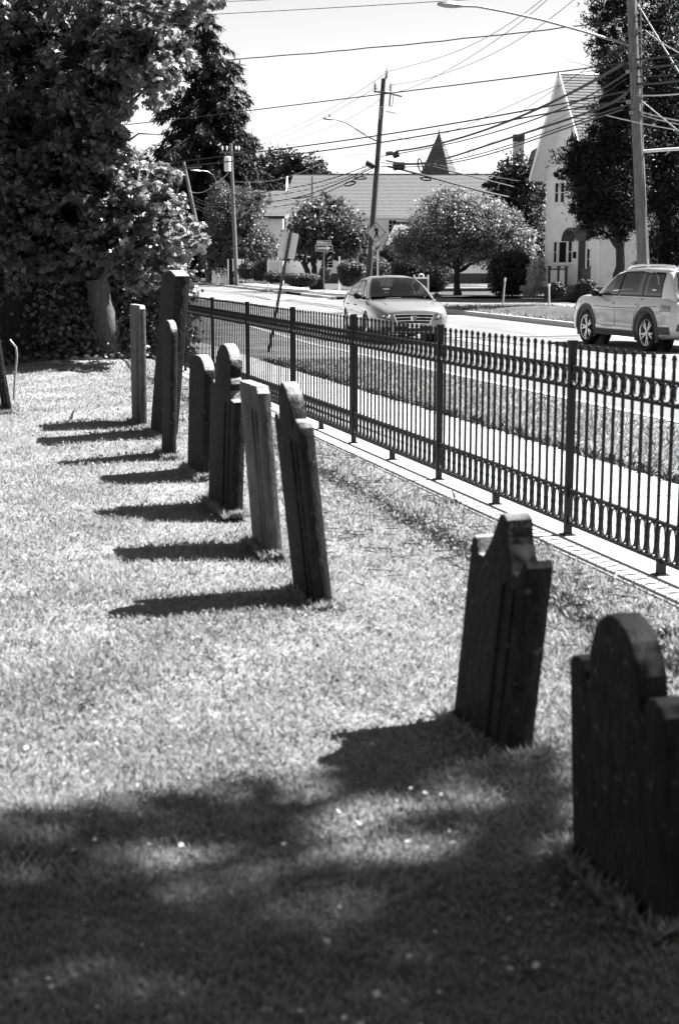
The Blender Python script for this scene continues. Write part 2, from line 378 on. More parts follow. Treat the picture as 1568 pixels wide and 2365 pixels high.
# road paint
def paint(name, s0, s1, t, wdt, z=-.146, dash=None):
    s = s0
    k = bpy.data.objects.new(name, None); C.objects.link(k); k['kind'] = 'structure'
    while s < s1:
        e = min(s1, s+(dash[0] if dash else 3)); mb = MB()
        mb.add([ST(s, t+bend(s), z), ST(e, t+bend(e), z), ST(e, t+wdt+bend(e), z), ST(s, t+wdt+bend(s), z)], [(0,1,2,3)])
        mb.build('paint_line', M['white'], k); s = e+(dash[1] if dash else .0)
paint('centre_line', -6, 150, 12.1, .11); paint('centre_line_twin', -6, 150, 12.35, .11)
paint('edge_line', -6, 56, 16.6, .10)
k = bpy.data.objects.new('crosswalk', None); C.objects.link(k); k['kind'] = 'structure'
for i in range(9):
    t = 8.9+i*1.35; s = 76-1.0*i*.0
    mb = MB(); mb.add([ST(s-1.2, t+bend(s), -.1455), ST(s+1.2, t+bend(s), -.1455), ST(s+1.2, t+.5+bend(s), -.1455), ST(s-1.2, t+.5+bend(s), -.1455)], [(0,1,2,3)])
    mb.build('crossing_bar', M['white'], k)
# joints in the road surface
mb = MB()
for t0 in (9.4, 14.7):
    pts = [ST(s, t0+bend(s)+.08*math.sin(s*.7)+.05*math.sin(s*2.3), -.1475) for s in np.arange(2, 60, .8)]
    for a, b in zip(pts, pts[1:]): mb.add([a, b, b+Vector((.03,0,0)), a+Vector((.03,0,0))], [(0,1,2,3)])
o = mb.build('tar_seam', M['brick']); o['kind'] = 'structure'

# ================================================================== FENCE
fence = empty('iron_fence', ST(8.115, 3.742), 'black iron picket fence with ring bands standing on the pale concrete footing', 'fence')
FM = Matrix.Translation(ST(0, 3.742)) @ Matrix.Rotation(math.atan2(DS[1], DS[0]), 4, 'Z')   # local x along the fence
def inst(name, me, loc, parent, m=None):
    o = link(name, me, m, parent, None, False)
    o.matrix_basis = Matrix.Translation(parent.location).inverted() @ FM @ Matrix.Translation(loc)
    return o
mb = MB().box((-.0215,-.0215,.0),(.0215,.0215,1.205)).box((-.025,-.025,1.205),(.025,.025,1.222)).box((-.045,-.04,0),(.045,.04,.008)); post_me = mb.mesh('post'); post_me.materials.append(M['iron'])
mb = MB().box((-.0075,-.0075,.075),(.0075,.0075,1.178)); mb.box((-.0105,-.0105,1.176),(.0105,.0105,1.192)); mb.ball((0,0,1.196), .0115, 6, 4)
for z in (.995, .185): mb.box((-.013,-.013,z-.011),(.013,.013,z+.011))
picket_me = mb.mesh('picket'); picket_me.materials.append(M['iron'])
def ring_mesh(name, zc, hh, hw):
    mb = MB(); n = 16; vs = []; fs = []
    for k in range(n):
        t = 2*math.pi*k/n; q = .008
        for (dx, dy) in ((q*.8,-.008),(q*.8,.008),(-q*.3,.008),(-q*.3,-.008)):
            vs.append(((hw+dx)*math.copysign(abs(math.cos(t))**.8, math.cos(t)), dy, zc+(hh+dx*.4)*math.copysign(abs(math.sin(t))**.9, math.sin(t))))
    for k in range(n):
        for j in range(4): fs.append((k*4+j, k*4+(j+1)%4, ((k+1)%n)*4+(j+1)%4, ((k+1)%n)*4+j))
    mb.add(vs, fs); me = mb.mesh(name); me.materials.append(M['iron']); return me
upr = ring_mesh('upper_ring', .997, .050, .041); lor = ring_mesh('lower_ring', .184, .092, .041)
leg_me = MB().box((-.022,-.022,0),(.022,.022,.08)).box((-.04,-.04,0),(.04,.04,.006)).mesh('leg'); leg_me.materials.append(M['iron'])
rail_me = MB().box((.0215,-.013,-.009),(L-.0215,.013,.009)).mesh('rail'); rail_me.materials.append(M['iron'])
sp = L/21
for k in range(-2, 8):
    s = 8.115+L*k
    inst('post', post_me, (s, 0, 0), fence)
    if k == 7: break
    inst('leg', leg_me, (s+L/2, 0, 0), fence)
    for z in (1.06, .935, .29, .078): inst('rail', rail_me, (s, 0, z), fence)
    for j in range(1, 21): inst('picket', picket_me, (s+sp*j, 0, random.uniform(-.002,.002)), fence)
    for j in range(21):
        inst('upper_ring', upr, (s+sp*(j+.5), 0, 0), fence); inst('lower_ring', lor, (s+sp*(j+.5), 0, 0), fence)

# ================================================================== GRAVESTONES
def arc(cx, cy, rx, ry, a0, a1, n): return [(cx+rx*math.cos(R(a0+(a1-a0)*i/n)), cy+ry*math.sin(R(a0+(a1-a0)*i/n))) for i in range(n+1)]
def profile(kind, W, H, hs):
    if kind == 'flat': return [(0,0),(0,H-.03),(.03,H),(W-.04,H+.005),(W,H-.035),(W,0)]
    if kind == 'round': return [(0,0),(0,hs)]+arc(W/2, hs, W/2, H-hs, 180, 0, 14)[1:-1]+[(W,hs),(W,0)]
    if kind == 'point': return [(0,0),(0,H-.05),(W*.42,H),(W*.58,H),(W,H-.055),(W,0)]
    if kind == 'tri':      # two small shoulders and a round head between them
        e = W*.2
        return [(0,0),(0,hs-.02)]+arc(e*.5, hs-.03, e*.5, .045, 170, 15, 4)+[(e*1.02, hs-.055),(e*1.12, hs-.03)]+\
               arc(W/2, hs-.02, W/2-e*1.12, H-hs+.02, 175, 5, 12)+[(W-e*1.12, hs-.03),(W-e*1.02, hs-.055)]+arc(W-e*.5, hs-.03, e*.5, .045, 165, 10, 4)+[(W,hs-.02),(W,0)]
    if kind == 'scroll':   # swept neck rising to a knob, as a scrolled pediment
        return [(0,0),(0,hs-.01),(.02,hs+.012),(.05,hs+.008),(W*.16,hs-.045),(W*.24,hs-.045),(W*.34,hs+.01),(W*.41,H-.05),(W*.45,H-.008),(W*.52,H),(W*.60,H-.02),(W*.635,H-.075),(W*.66,hs+.03),(W*.72,hs-.005),(W*.78,hs-.05),(W*.86,hs-.05),(W*.93,hs+.0),(W*.97,hs+.005),(W,hs-.02),(W,0)]
    if kind == 'step':     # rounded head, bead and square shoulder
        return [(0,0),(0,hs-.02),(W*.1,hs+.02),(W*.16,hs-.01),(W*.19,hs+.09),(W*.17,hs+.12)]+arc(W/2, hs+.11, W*.33, H-hs-.11, 170, 10, 10)+[(W*.81,hs+.09),(W*.78,hs+.07),(W*.83,hs+.06),(W*.86,hs+.03),(W*.82,hs+.0),(W*.8,hs-.02),(W*.84,hs-.075),(W,hs-.085),(W,0)]
def stone(label, base, xbase, far_top, peak, kind, ang=17, T=.075, m='stone', near=True, shoulder=None, Wmax=None, name='gravestone', extra_lean=0, tiltn=None):
    a = R(ang); B = G(*base)
    e = Vector((math.sin(a), -math.cos(a), 0))               # towards the near end
    # width from where the other bottom corner is seen
    def xof(p):
        dp = p - Vector((0,0,EYE)); fw = dp.y*ct - dp.z*st; return 784+F*dp.x/fw
    best = min((i*.005 for i in range(20, 160)), key=lambda w_: abs(xof(B-e*w_ if near else B+e*w_)-xbase))
    W = Wmax or best
    B0 = B-e*W if near else B                                 # far bottom corner of the face
    tf = P(far_top[0], far_top[1], B0.y); mid = B0+e*W/2; pk = P(peak[0], peak[1], mid.y+.0)
    hs = tf.z; H = pk.z; lean = (tf.x-B0.x)/max(.3, hs)+extra_lean
    nn = Vector((math.cos(a), math.sin(a), 0))
    poly = profile(kind, W, H, min(hs, H-.02) if shoulder is None else shoulder)
    root = empty(name, mid+nn*T/2, label, 'gravestone', None)
    lv = Vector((lean, 0, 1)) if tiltn is None else Vector((0,0,1))+nn*tiltn
    # dense outline so that the edges can be worn
    pts = []
    for i, p in enumerate(poly):
        q = poly[(i+1) % len(poly)]; d = math.dist(p, q); n = max(1, int(d/.04)) if i < len(poly)-1 else 1
        for k_ in range(n): pts.append((p[0]+(q[0]-p[0])*k_/n, p[1]+(q[1]-p[1])*k_/n))
    pts = [(x+random.uniform(-.0018,.0018), y-(.12 if y < .01 else 0)+random.uniform(-.0018,.0018)) for x, y in pts]
    cl = [pts[0]]
    for p in pts[1:]:
        if math.dist(p, cl[-1]) > .011: cl.append(p)
    n_ = len(cl); nrm = []
    for i in range(n_):
        p, q = cl[i-1], cl[(i+1) % n_]; dx, dy = q[0]-p[0], q[1]-p[1]; l_ = math.hypot(dx, dy); nrm.append((dy/l_, -dx/l_))
    vs_ = []
    for ins, dep_ in ((.010, 0), (.003, .003), (0, .010), (0, T-.010), (.003, T-.003), (.010, T)):
        for (x, y), (nx_, ny_) in zip(cl, nrm): vs_.append(B0+e*(x+nx_*ins)+lv*(y+ny_*ins)+nn*dep_)
    fs_ = [tuple(range(n_))[::-1], tuple(5*n_+i for i in range(n_))]+[(r*n_+i, r*n_+(i+1) % n_, (r+1)*n_+(i+1) % n_, (r+1)*n_+i) for r in range(5) for i in range(n_)]
    mb = MB(); mb.add(vs_, fs_); me = mb.mesh('slab', True)
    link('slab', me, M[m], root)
    # carved border on the street face
    mbp = MB(); inner = [(W*.14, .1), (W*.14, hs-.12), (W*.86, hs-.12), (W*.86, .1)]
    for p, q in zip(inner, inner[1:]):
        for side in (1,):
            off = -nn*.002 if side < 0 else nn*(T+.002)
            pa = B0+e*p[0]+lv*p[1]+off; pb = B0+e*q[0]+lv*q[1]+off
            mbp.tube([pa, pb], .0045, 5)
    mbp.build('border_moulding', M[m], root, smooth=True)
    if near and kind in ('tri', 'scroll', 'step', 'flat'):           # upright pilaster edges on the face towards the lawn
        for u_, rr_ in ((.66, .011), (.84, .008)):
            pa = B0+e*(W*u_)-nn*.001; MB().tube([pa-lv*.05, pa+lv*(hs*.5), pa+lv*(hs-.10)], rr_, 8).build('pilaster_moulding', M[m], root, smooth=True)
    return root, B0, e, nn, lv, W, H, T
S = {}
S[1] = stone('nearest black headstone cut off by the right picture edge, round head between shoulders', (1320, 1975), 1535, (1312, 1512), (1425, 1420), 'tri', near=False, T=.085)
S[2] = stone('leaning headstone with scrolled crest and knob, alone right of the row', (1166, 1762), 1043, (1088, 1240), (1160, 1184), 'scroll', T=.10)
S[3] = stone('left-leaning headstone with round head and shoulders, nearest of the left row', (735, 1412), 678, (632, 956), (672, 882), 'tri', T=.08)
S[4] = stone('square flat-topped headstone with a sunlit rim beside the left-leaning one', (626, 1292), 583, (553, 892), (585, 886), 'flat', ang=15, m='stonel', T=.075)
S[5] = stone('tall headstone with narrow round head and a bright stepped shoulder', (535, 1196), 481, (487, 880), (509, 794), 'step', T=.08)
S[6] = stone('short round-topped headstone left of the tall stepped one', (468, 1108), 433, (437, 850), (460, 819), 'round', ang=16, T=.085)
S[7] = stone('low headstone with small curved crest in front of the tallest post-like stone', (392, 1062), 373, (376, 770), (397, 739), 'round', T=.06)
S[8] = stone('tallest headstone, right-leaning with a shallow pointed top', (378, 1016), 347, (374, 637), (391, 624), 'point', ang=18, T=.14)
S[9] = stone('slim flat-topped grey headstone standing left of the tallest one', (328, 990), 305, (300, 706), (313, 704), 'flat', ang=17, m='stonel', T=.06)
S[10] = stone('headstone cut off by the left picture edge beside a thin bent stake', (16, 957), -24, (-26, 760), (-4, 742), 'step', T=.07)
# pale footing chip beside the leaning stone, and mounds of turf
mb = MB(); q = G(640, 1378); mb.box((-.18,-.09,-.03),(.12,.05,.015), Matrix.Translation(q) @ Matrix.Rotation(.3, 4, 'Z')); o = mb.build('footstone', M['stonel']); tag(o, 'pale flat footstone slab in the grass at the foot of the left-leaning headstone', 'footstone')
# thin bent stake
q = G(33, 925); mb = MB(); mb.tube([q, q+Vector((.02,0,.25)), q+Vector((.06,0,.55)), q+Vector((.055,0,.66)), q+Vector((-.02,0,.76))], [.016,.015,.014,.014,.012], 6)
tag(mb.build('bent_stake', M['metal'], smooth=True), 'thin bent stake standing in the grass next to the leftmost headstone', 'stake')

# ================================================================== GRASS
def blades(name, pos, h, wd, m, label=None, lean=.45):
    n = len(pos); tip = rnd(n)*lean+np.array([0,0,1.]); nr = rnd(n)*np.array([1,1,.15])
    me = leaf_mesh(name, pos, nr, tip, h, TRI, 1.0)
    o = link(name, me, m); tag(o, label, 'grass', None, 'stuff'); return o
def tri_blades(name, pos, h, wd, m, label, lean=.45):
    n = len(pos); tip = norm(rnd(n)*lean+np.array([0,0,1.])); side = norm(np.cross(tip, rnd(n)))
    v = np.empty((n, 4, 3), np.float32); mid = pos+tip*h[:, None]*.55
    bendv = rnd(n)*np.array([1,1,.1])*h[:, None]*.22
    v[:, 0] = pos-side*wd[:, None]*.5; v[:, 1] = pos+side*wd[:, None]*.5; v[:, 2] = mid+side*wd[:, None]*.38; v[:, 3] = pos+tip*h[:, None]+bendv
    f = (np.array([0,1,2, 0,2,3])[None]+np.arange(n)[:, None]*4).ravel().astype(np.int32)
    me = bpy.data.meshes.new(name); me.vertices.add(n*4); me.vertices.foreach_set('co', v.ravel()); me.loops.add(len(f)); me.loops.foreach_set('vertex_index', f)
    nf = n*2; me.polygons.add(nf); me.polygons.foreach_set('loop_start', np.arange(nf, dtype=np.int32)*3); me.update(calc_edges=True)
    o = link(name, me, m); tag(o, label, 'grass', None, 'stuff'); return o
def stt(x, y): return DS[0]*x+DS[1]*y, NS[0]*x+NS[1]*y
N = 560000
Yv = 2.2*(24/2.2)**(rng.random(N)**1.0)
Xv = (rng.random(N)*2-1)*(.27*Yv+.7); ss, tt = stt(Xv, Yv)
# thinner and lower towards the footing, where the ground is worn
keep = (tt < 3.44) & ((tt < 2.2) | (rng.random(N) < .85)) & (ss < 27)
Xv, Yv, tt = Xv[keep], Yv[keep], tt[keep]
patch = .5+.5*np.sin(Xv*3.1+np.sin(Yv*2.3)*2)*np.sin(Yv*2.7+1)
hh = (.016+.020*rng.random(len(Xv)))*(1+.35*patch)*np.where(tt > 2.3, 1.0+.9*rng.random(len(Xv))**3, 1)*(1+.012*Yv)
tri_blades('lawn_grass', np.stack([Xv, Yv, lawn_z(Xv, Yv, tt)-.006], 1), hh, (.0018+.0017*rng.random(len(Xv)))*(1+.10*Yv), M['grass'], 'short mown grass growing over the graveyard lawn', .55)
n = 26000; Yc = 2.3*(20/2.3)**rng.random(n); Xc = (rng.random(n)*2-1)*(.27*Yc+.6); s_, t_ = stt(Xc, Yc); k_ = (t_ < 3.4)&(np.sin(Xc*1.7+2)*np.sin(Yc*1.3)+.5*np.sin(Xc*4.1)*np.sin(Yc*3.7+1) > .05+.5*rng.random(n)-.25)
Xc, Yc, t_ = Xc[k_], Yc[k_], t_[k_]; n = len(Xc)
me = leaf_mesh('clover', np.stack([Xc, Yc, lawn_z(Xc, Yc, t_)+.012+.02*rng.random(n)], 1), rnd(n)*.45+np.array([0,0,1.]), rnd(n), (.010+.010*rng.random(n))*(1+.05*Yc), LEAF, 1.5)
tag(link('clover', me, M['grassdk']), 'low broad-leaved clover and weeds mixed through the lawn', 'clover', None, 'stuff')
# longer tufts around each stone's foot
pp = []
for key, sv in S.items():
    _, B0, e, nn, lv, W_, H_, T_ = sv
    n = 1700
    u = rng.random(n); side = rng.random(n) < .6
    a = np.array(B0)[None]+np.array(e)[None]*(u*(W_+.08)-.04)[:, None]
    b = np.array(B0)[None]+np.array(e)[None]*np.where(rng.random(n) < .5, -.02, W_+.02)[:, None]
    off = np.where(rng.random(n) < .6, -.015-.05*rng.random(n), T_+.015+.05*rng.random(n))
    a = a+np.array(nn)[None]*off[:, None]; b = b+np.array(nn)[None]*(rng.random(n)*T_)[:, None]
    pp.append(np.where(side[:, None], a, b))
pp = np.concatenate(pp); tri_blades('tall_grass', pp, .02+.055*rng.random(len(pp))**2, (.0016+.0014*rng.random(len(pp)))*(1+.10*pp[:,1]), M['grass'], 'longer untrimmed grass around the feet of the gravestones', .35)
# worn strip near the footing: tufts, litter
n = 26000; sv_ = 4+21*rng.random(n); tv_ = 5.52+2.0*rng.random(n)**1.3
pos = np.stack([DS[0]*sv_+NS[0]*tv_, DS[1]*sv_+NS[1]*tv_, np.zeros(n)-.012], 1)
tri_blades('verge_grass', pos, .03+.05*rng.random(n), .010+.010*rng.random(n), M['grassdk'], 'sparse grass on the strip between pavement and road behind the fence', .6)
n = 2600; sv_ = 5+20*rng.random(n); tv_ = 5.46+.10*rng.random(n)
pos = np.stack([DS[0]*sv_+NS[0]*tv_, DS[1]*sv_+NS[1]*tv_, np.zeros(n)-.01], 1)
tri_blades('edge_weeds', pos, .04+.08*rng.random(n), .012+.016*rng.random(n), M['leafdk'], 'dark weeds along the back edge of the pavement behind the fence', .8)
n = 22000; s_, t_ = 30+26*rng.random(n), rng.random(n)*5.0
t_ = 17.5+np.maximum(0, s_-30)*.065+t_
pos = np.stack([DS[0]*s_+NS[0]*t_, DS[1]*s_+NS[1]*t_, np.zeros(n)-.02], 1)
tri_blades('far_verge_grass', pos, .06+.12*rng.random(n), .03+.03*rng.random(n), M['grassdk'], 'uneven grass on the verge across the road', .6)
n = 650; Yl = 2.6+15*rng.random(n)**1.5; Xl = (rng.random(n)*2-1)*(.27*Yl+.3); s_, t_ = stt(Xl, Yl); k_ = t_ < 3.3
pos = np.stack([Xl[k_], Yl[k_], .022+.015*rng.random(k_.sum())], 1); n = len(pos)
me = leaf_mesh('fallen_leaves', pos, rnd(n)*.5+np.array([0,0,1.]), rnd(n), .008+.018*rng.random(n), LEAF, 1.6)
tag(link('fallen_leaves', me, M['litter']), 'small pale fallen leaves and clover heads scattered on the lawn', 'fallen leaves', None, 'stuff')
# twigs and clods along the worn strip
mb = MB()
for i in range(900):
    s_, t_ = random.uniform(5, 20), random.triangular(2.0, 3.45, 3.2); p = ST(s_, t_, .012); a = random.uniform(0, 6.28); l_ = random.uniform(.04, .16)
    mb.tube([p, p+Vector((math.cos(a)*l_, math.sin(a)*l_, random.uniform(0,.02)))], .003, 4)
tag(mb.build('twigs', M['barkdk']), 'dry twigs and clippings on the worn ground beside the fence footing', 'twigs', None, 'stuff')
def weed(c, r, h, n, label, m='leafmid'):
    pos = np.array(c)[None]+rnd(n)*np.array([r*.15, r*.15, 0]); pos[:, 2] = 0
    tip = norm(rnd(n)*np.array([1,1,.2])+np.array([0,0,.6])); nr = rnd(n)*.4+np.array([0,0,1.])
    me = leaf_mesh('weed', pos, nr, tip, h*(.5+rng.random(n)), LEAF, .5)
    return tag(link('weed', me, M[m]), label, 'weed')
weed(G(1040, 1160), .12, .08, 40, 'dark broad-leaved weed in the worn strip beside the fence footing, left of the scroll-topped stone')
weed(G(1545, 1468), .1, .07, 36, 'dark weed at the right picture edge behind the nearest headstone')
weed(G(160, 975), .1, .14, 24, 'small upright weed behind the shadows of the far stones', 'grassdk')
weed(G(205, 1620), .08, .045, 30, 'low dark weed in the open lawn left of centre')
# ================================================================== BUILDINGS
def uvec(a, b): d = Vector((b[0]-a[0], b[1]-a[1], 0)); return d, d.normalized()
def course_wall(mb, O, U, W_, z0, z1, clip, expo=.14, out=None, th=.02):
    """overlapping boards on a wall: O origin, U along, clip(z)->(u0,u1) extent at height z"""
    z = z0; out = Vector(out)
    while z < z1-.001:
        zt = min(z+expo, z1); a0, a1 = clip(z); b0, b1 = clip(zt)
        if a1 > a0:
            p = [O+U*a0+Vector((0,0,z))+out*th, O+U*a1+Vector((0,0,z))+out*th, O+U*b1+Vector((0,0,zt))+out*.004, O+U*b0+Vector((0,0,zt))+out*.004,
                 O+U*a0+Vector((0,0,z))+out*.0, O+U*a1+Vector((0,0,z))+out*.0]
            mb.add(p, [(0,1,2,3),(4,5,1,0)])
        z = zt
def roof_plane(mb, a, b, c, d, course=.16, th=.02):
    """a,b along the eave, d,c along the ridge; lapped courses"""
    a, b, c, d = map(Vector, (a, b, c, d)); n = (b-a).cross(d-a).normalized()
    if n.z < 0: n = -n
    k = max(2, int((d-a).length/course))
    for i in range(k):
        t0, t1 = i/k, (i+1)/k
        p0, p1, q0, q1 = a.lerp(d, t0), b.lerp(c, t0), a.lerp(d, t1), b.lerp(c, t1)
        mb.add([p0+n*th, p1+n*th, q1+n*.003, q0+n*.003, p0, p1], [(0,1,2,3),(4,5,1,0)])
def window(parent, O, U, N_, u0, u1, z0, z1, bars=(1, 2), fr=.09, m='trim'):
    """frame proud of the wall, sashes and panes. N_ points out of the wall"""
    U, N_ = Vector(U), Vector(N_)
    f = MB()
    for (a0, a1, b0, b1) in ((u0-fr, u0, z0-fr, z1+fr), (u1, u1+fr, z0-fr, z1+fr), (u0, u1, z1, z1+fr), (u0, u1, z0-fr, z0)):
        f.prism([(a0,b0),(a1,b0),(a1,b1),(a0,b1)], O+N_*.0, U, (0,0,1), N_, .085)
    f.prism([(u0-fr-.04,z0-fr-.05),(u1+fr+.04,z0-fr-.05),(u1+fr+.04,z0-fr),(u0-fr-.04,z0-fr)], O, U, (0,0,1), N_, .12)
    wo = f.build('window', M[m], parent)
    nx, nz = bars; bw = .035; b = MB()
    for i in range(1, nx): x = u0+(u1-u0)*i/nx; b.prism([(x-bw/2,z0),(x+bw/2,z0),(x+bw/2,z1),(x-bw/2,z1)], O+N_*.047, U, (0,0,1), N_, .026)
    for j in range(1, nz):
        z = z0+(z1-z0)*j/nz
        for i in range(nx):
            xa, xb = u0+(u1-u0)*i/nx+(bw/2 if i else 0), u0+(u1-u0)*(i+1)/nx-(bw/2 if i < nx-1 else 0)
            b.prism([(xa,z-bw/2),(xb,z-bw/2),(xb,z+bw/2),(xa,z+bw/2)], O+N_*.046, U, (0,0,1), N_, .026)
    g = MB().prism([(u0,z0),(u1,z0),(u1,z1),(u0,z1)], O+N_*.045, U, (0,0,1), N_, .006)
    def sub(mb_, nm, mm):
        me = mb_.mesh(nm); o = link(nm, me, M[mm]); o.parent = wo
        return o
    if nx*nz > 1: sub(b, 'glazing_bar', m)
    sub(g, 'pane', 'pane')
    return wo
# ---- tall gabled house at the right
A0 = Vector((12.9, 72, 0)); ra = math.atan2(.2045, .979)
AU = Vector((-math.sin(ra), math.cos(ra), 0)); AI = Vector((math.cos(ra), math.sin(ra), 0)); AN = -AI; SN = -AU      # along the face / into the lot / out of the face / out of the near side
HL = 7.7; EV = 6.6; AP = 11.3; DEP = 11
house = empty('gabled_house', A0+AU*HL/2+AI*DEP/2, 'tall white clapboard house with a steep gable and railed porch at the right', 'house')
def fo(x, off):                                          # the same on a plane standing off the face
    Q = A0+AN*off; r = (x-784)/3325; return (Q.x-r*Q.y)/(-AU.x+r*AU.y)
def fa(x): r = (x-784)/3325; return (A0.x-r*A0.y)/(-AU.x+r*AU.y)
def fz(y, a): Y = A0.y+AU.y*a; return P(784, y, Y).z
slope = (AP-EV)/(HL/2)
def gclip(z): return (0, HL) if z <= EV else ((z-EV)/slope, HL-(z-EV)/slope)
mb = MB(); course_wall(mb, A0, AU, HL, .5, AP-.05, gclip, .2, AN, .034); w1 = mb.build('front_siding', M['siding'], house, fix=False); w1['kind'] = 'stuff'
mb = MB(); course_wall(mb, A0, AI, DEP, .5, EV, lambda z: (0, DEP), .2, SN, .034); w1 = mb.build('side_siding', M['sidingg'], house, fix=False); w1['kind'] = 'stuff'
mb = MB(); mb.prism([(0,0),(HL,0),(HL,EV),(HL/2,AP-.05),(0,EV)], A0+AI*.02+AU*.0, AU, (0,0,1), AI, DEP-.04)
mb.build('wall', M['siding'], house)
mb = MB(); mb.prism([(-.05,-.1),(HL+.05,-.1),(HL+.05,.5),(-.05,.5)], A0-AI*.03, AU, (0,0,1), AI, DEP+.06); mb.build('foundation', M['plast'], house)
ov = .75; ovf = .9                                                    # rake and eave overhang
for sgn, nm in ((1, 'near'), (-1, 'far')):
    base = A0 if sgn == 1 else A0+AU*HL; dirn = AU*sgn
    e0 = base-dirn*ov*.5-AI*ovf+Vector((0,0,EV-slope*ov*.5+.12)); e1 = e0+AI*(DEP+2*ovf)
    r0 = A0+AU*HL/2-AI*ovf+Vector((0,0,AP+.12)); r1 = r0+AI*(DEP+2*ovf)
    mb = MB(); roof_plane(mb, e0, e1, r1, r0, .2, .03); o = mb.build('roof_shingles', M['shinglelt'], house, fix=False); o['kind'] = 'stuff'
    n = (e1-e0).cross(r0-e0).normalized(); n = -n if n.z < 0 else n
    mb = MB(); mb.add([e0, e1, r1, r0, e0-n*.14, e1-n*.14, r1-n*.14, r0-n*.14], [(0,1,2,3),(4,7,6,5),(0,4,5,1),(1,5,6,2),(3,2,6,7),(0,3,7,4)]); mb.build('roof_deck', M['trim'], house)
    # rake board
    mb = MB(); q = n*.24; d = -AI*.05; mb.add([e0+n*.03, r0+n*.03, r0-q, e0-q, e0+n*.03+d, r0+n*.03+d, r0-q+d, e0-q+d], [(0,1,2,3),(4,7,6,5),(0,4,5,1),(1,5,6,2),(2,6,7,3),(3,7,4,0)]); mb.build('rake_board', M['trim'], house)
for a_ in (0, HL-.16): MB().prism([(a_-.01,.5),(a_+.17,.5),(a_+.17,EV),(a_-.01,EV)], A0, AU, (0,0,1), AN, .045).build('corner_board', M['trim'], house)
MB().prism([(0,.5),(.95,.5),(.95,3.6),(0,3.6)], A0+AU*.0, AU, (0,0,1), AN, .035).build('corner_panel', M['trim'], house)
def hwin(x0, x1, y0, y1, bars=(1, 2)):
    a1, a0 = fa(x0), fa(x1); am = (a0+a1)/2; return window(house, A0, AU, AN, a0, a1, fz(y1, am), fz(y0, am), bars)
hwin(1279, 1285.5, 559, 606); hwin(1291, 1308, 559, 606, (1, 1)); hwin(1312.5, 1320.5, 556, 606)
hwin(1278.5, 1286, 423, 467); hwin(1291.5, 1299.5, 423, 467)
hwin(1311.5, 1317.5, 278, 327); hwin(1326, 1331, 284, 327)
a1, a0 = fa(1335), fa(1352); zt, zb = fz(553, a0), fz(660, a0)
dr = MB().prism([(a0,zb),(a1,zb),(a1,zt),(a0,zt)], A0, AU, (0,0,1), AN, .05).build('door', M['dkpaint'], house)
for (u0, u1, z0, z1) in ((a1, a1+.14, zb, zt+.14), (a0-.14, a0, zb, zt+.14), (a0, a1, zt, zt+.14)):
    MB().prism([(u0,z0),(u1,z0),(u1,z1),(u0,z1)], A0, AU, (0,0,1), AN, .075).build('door_frame', M['trim'], house)
a1, a0 = fa(1355.5), fa(1362); window(house, A0, AU, AN, a0, a1, fz(645, a0), fz(575, a0), (1, 3), .05)
am = fa(1327.5); MB().box((-.09,-.06,-.17),(.09,.06,.17), Matrix.Translation(A0+AU*am+AN*.07+Vector((0,0,fz(589, am)))) @ Matrix.Rotation(ra, 4, 'Z')).build('mailbox', M['blackp'], house)
# curved hood over the door
a1, a0 = fa(1324), fa(1358); zh = fz(556, a0); n_ = 12; mb = MB(); vs = []
for i in range(n_+1):
    t = math.pi*i/n_; u = (a0+a1)/2-(a1-a0)/2*math.cos(t); z = zh+.55*math.sin(t)
    for d_ in (0, .75): 
        for th in (0, .1): vs.append(A0+AU*u+AN*d_+Vector((0,0,z+th*math.sin(t)+th*.3)))
fs = []
for i in range(n_):
    b = i*4; c_ = b+4; fs += [(b,c_,c_+2,b+2),(b+1,b+3,c_+3,c_+1),(b+2,c_+2,c_+3,b+3),(b,b+1,c_+1,c_)]
mb.add(vs, fs); mb.build('door_hood', M['shingle'], house, smooth=True)
# porch
pd = 1.2; a1, a0 = fo(1266, pd), fo(1362, pd)
pf = .62
MB().prism([(a0,-.05),(a1,-.05),(a1,pf),(a0,pf)], A0+AN*.05, AU, (0,0,1), AN, pd).build('porch_deck', M['railp'], house)
for k_ in range(4):
    zt = pf-.15*(k_+1); MB().prism([(fo(1338,pd),-.05),(fo(1306,pd),-.05),(fo(1306,pd),zt),(fo(1338,pd),zt)], A0+AN*(.05+pd+.28*k_), AU, (0,0,1), AN, .28).build('step', M['railp'], house)
RH = fz(622, (a0+a1)/2)
po = A0+AN*(pd-.05)
px_ = [fo(x_, pd) for x_ in (1268, 1289, 1306, 1359)]
for u in px_:
    mb = MB().prism([(u-.06,pf),(u+.06,pf),(u+.06,RH+.1),(u-.06,RH+.1)], po, AU, (0,0,1), AN, .12); mb.prism([(u-.085,RH+.1),(u+.085,RH+.1),(u+.085,RH+.16),(u-.085,RH+.16)], po-AN*.025, AU, (0,0,1), AN, .17); mb.build('railing_post', M['railp'], house)
for u0, u1 in ((px_[1]+.06, px_[0]-.06), (px_[2]+.06, px_[1]-.06), (px_[3]+.06, fo(1340, pd))):
    for z in (RH, pf+.12): MB().prism([(u0,z-.035),(u1,z-.035),(u1,z+.035),(u0,z+.035)], po+AN*.03, AU, (0,0,1), AN, .06).build('railing_rail', M['railp'], house)
    n_ = max(2, int(abs(u1-u0)/.14))
    for i in range(1, n_):
        u = u0+(u1-u0)*i/n_; MB().prism([(u-.02,pf+.155),(u+.02,pf+.155),(u+.02,RH-.035),(u-.02,RH-.035)], po+AN*.04, AU, (0,0,1), AN, .04).build('baluster', M['trim'] if u < px_[0] and u > px_[2] else M['railp'], house)
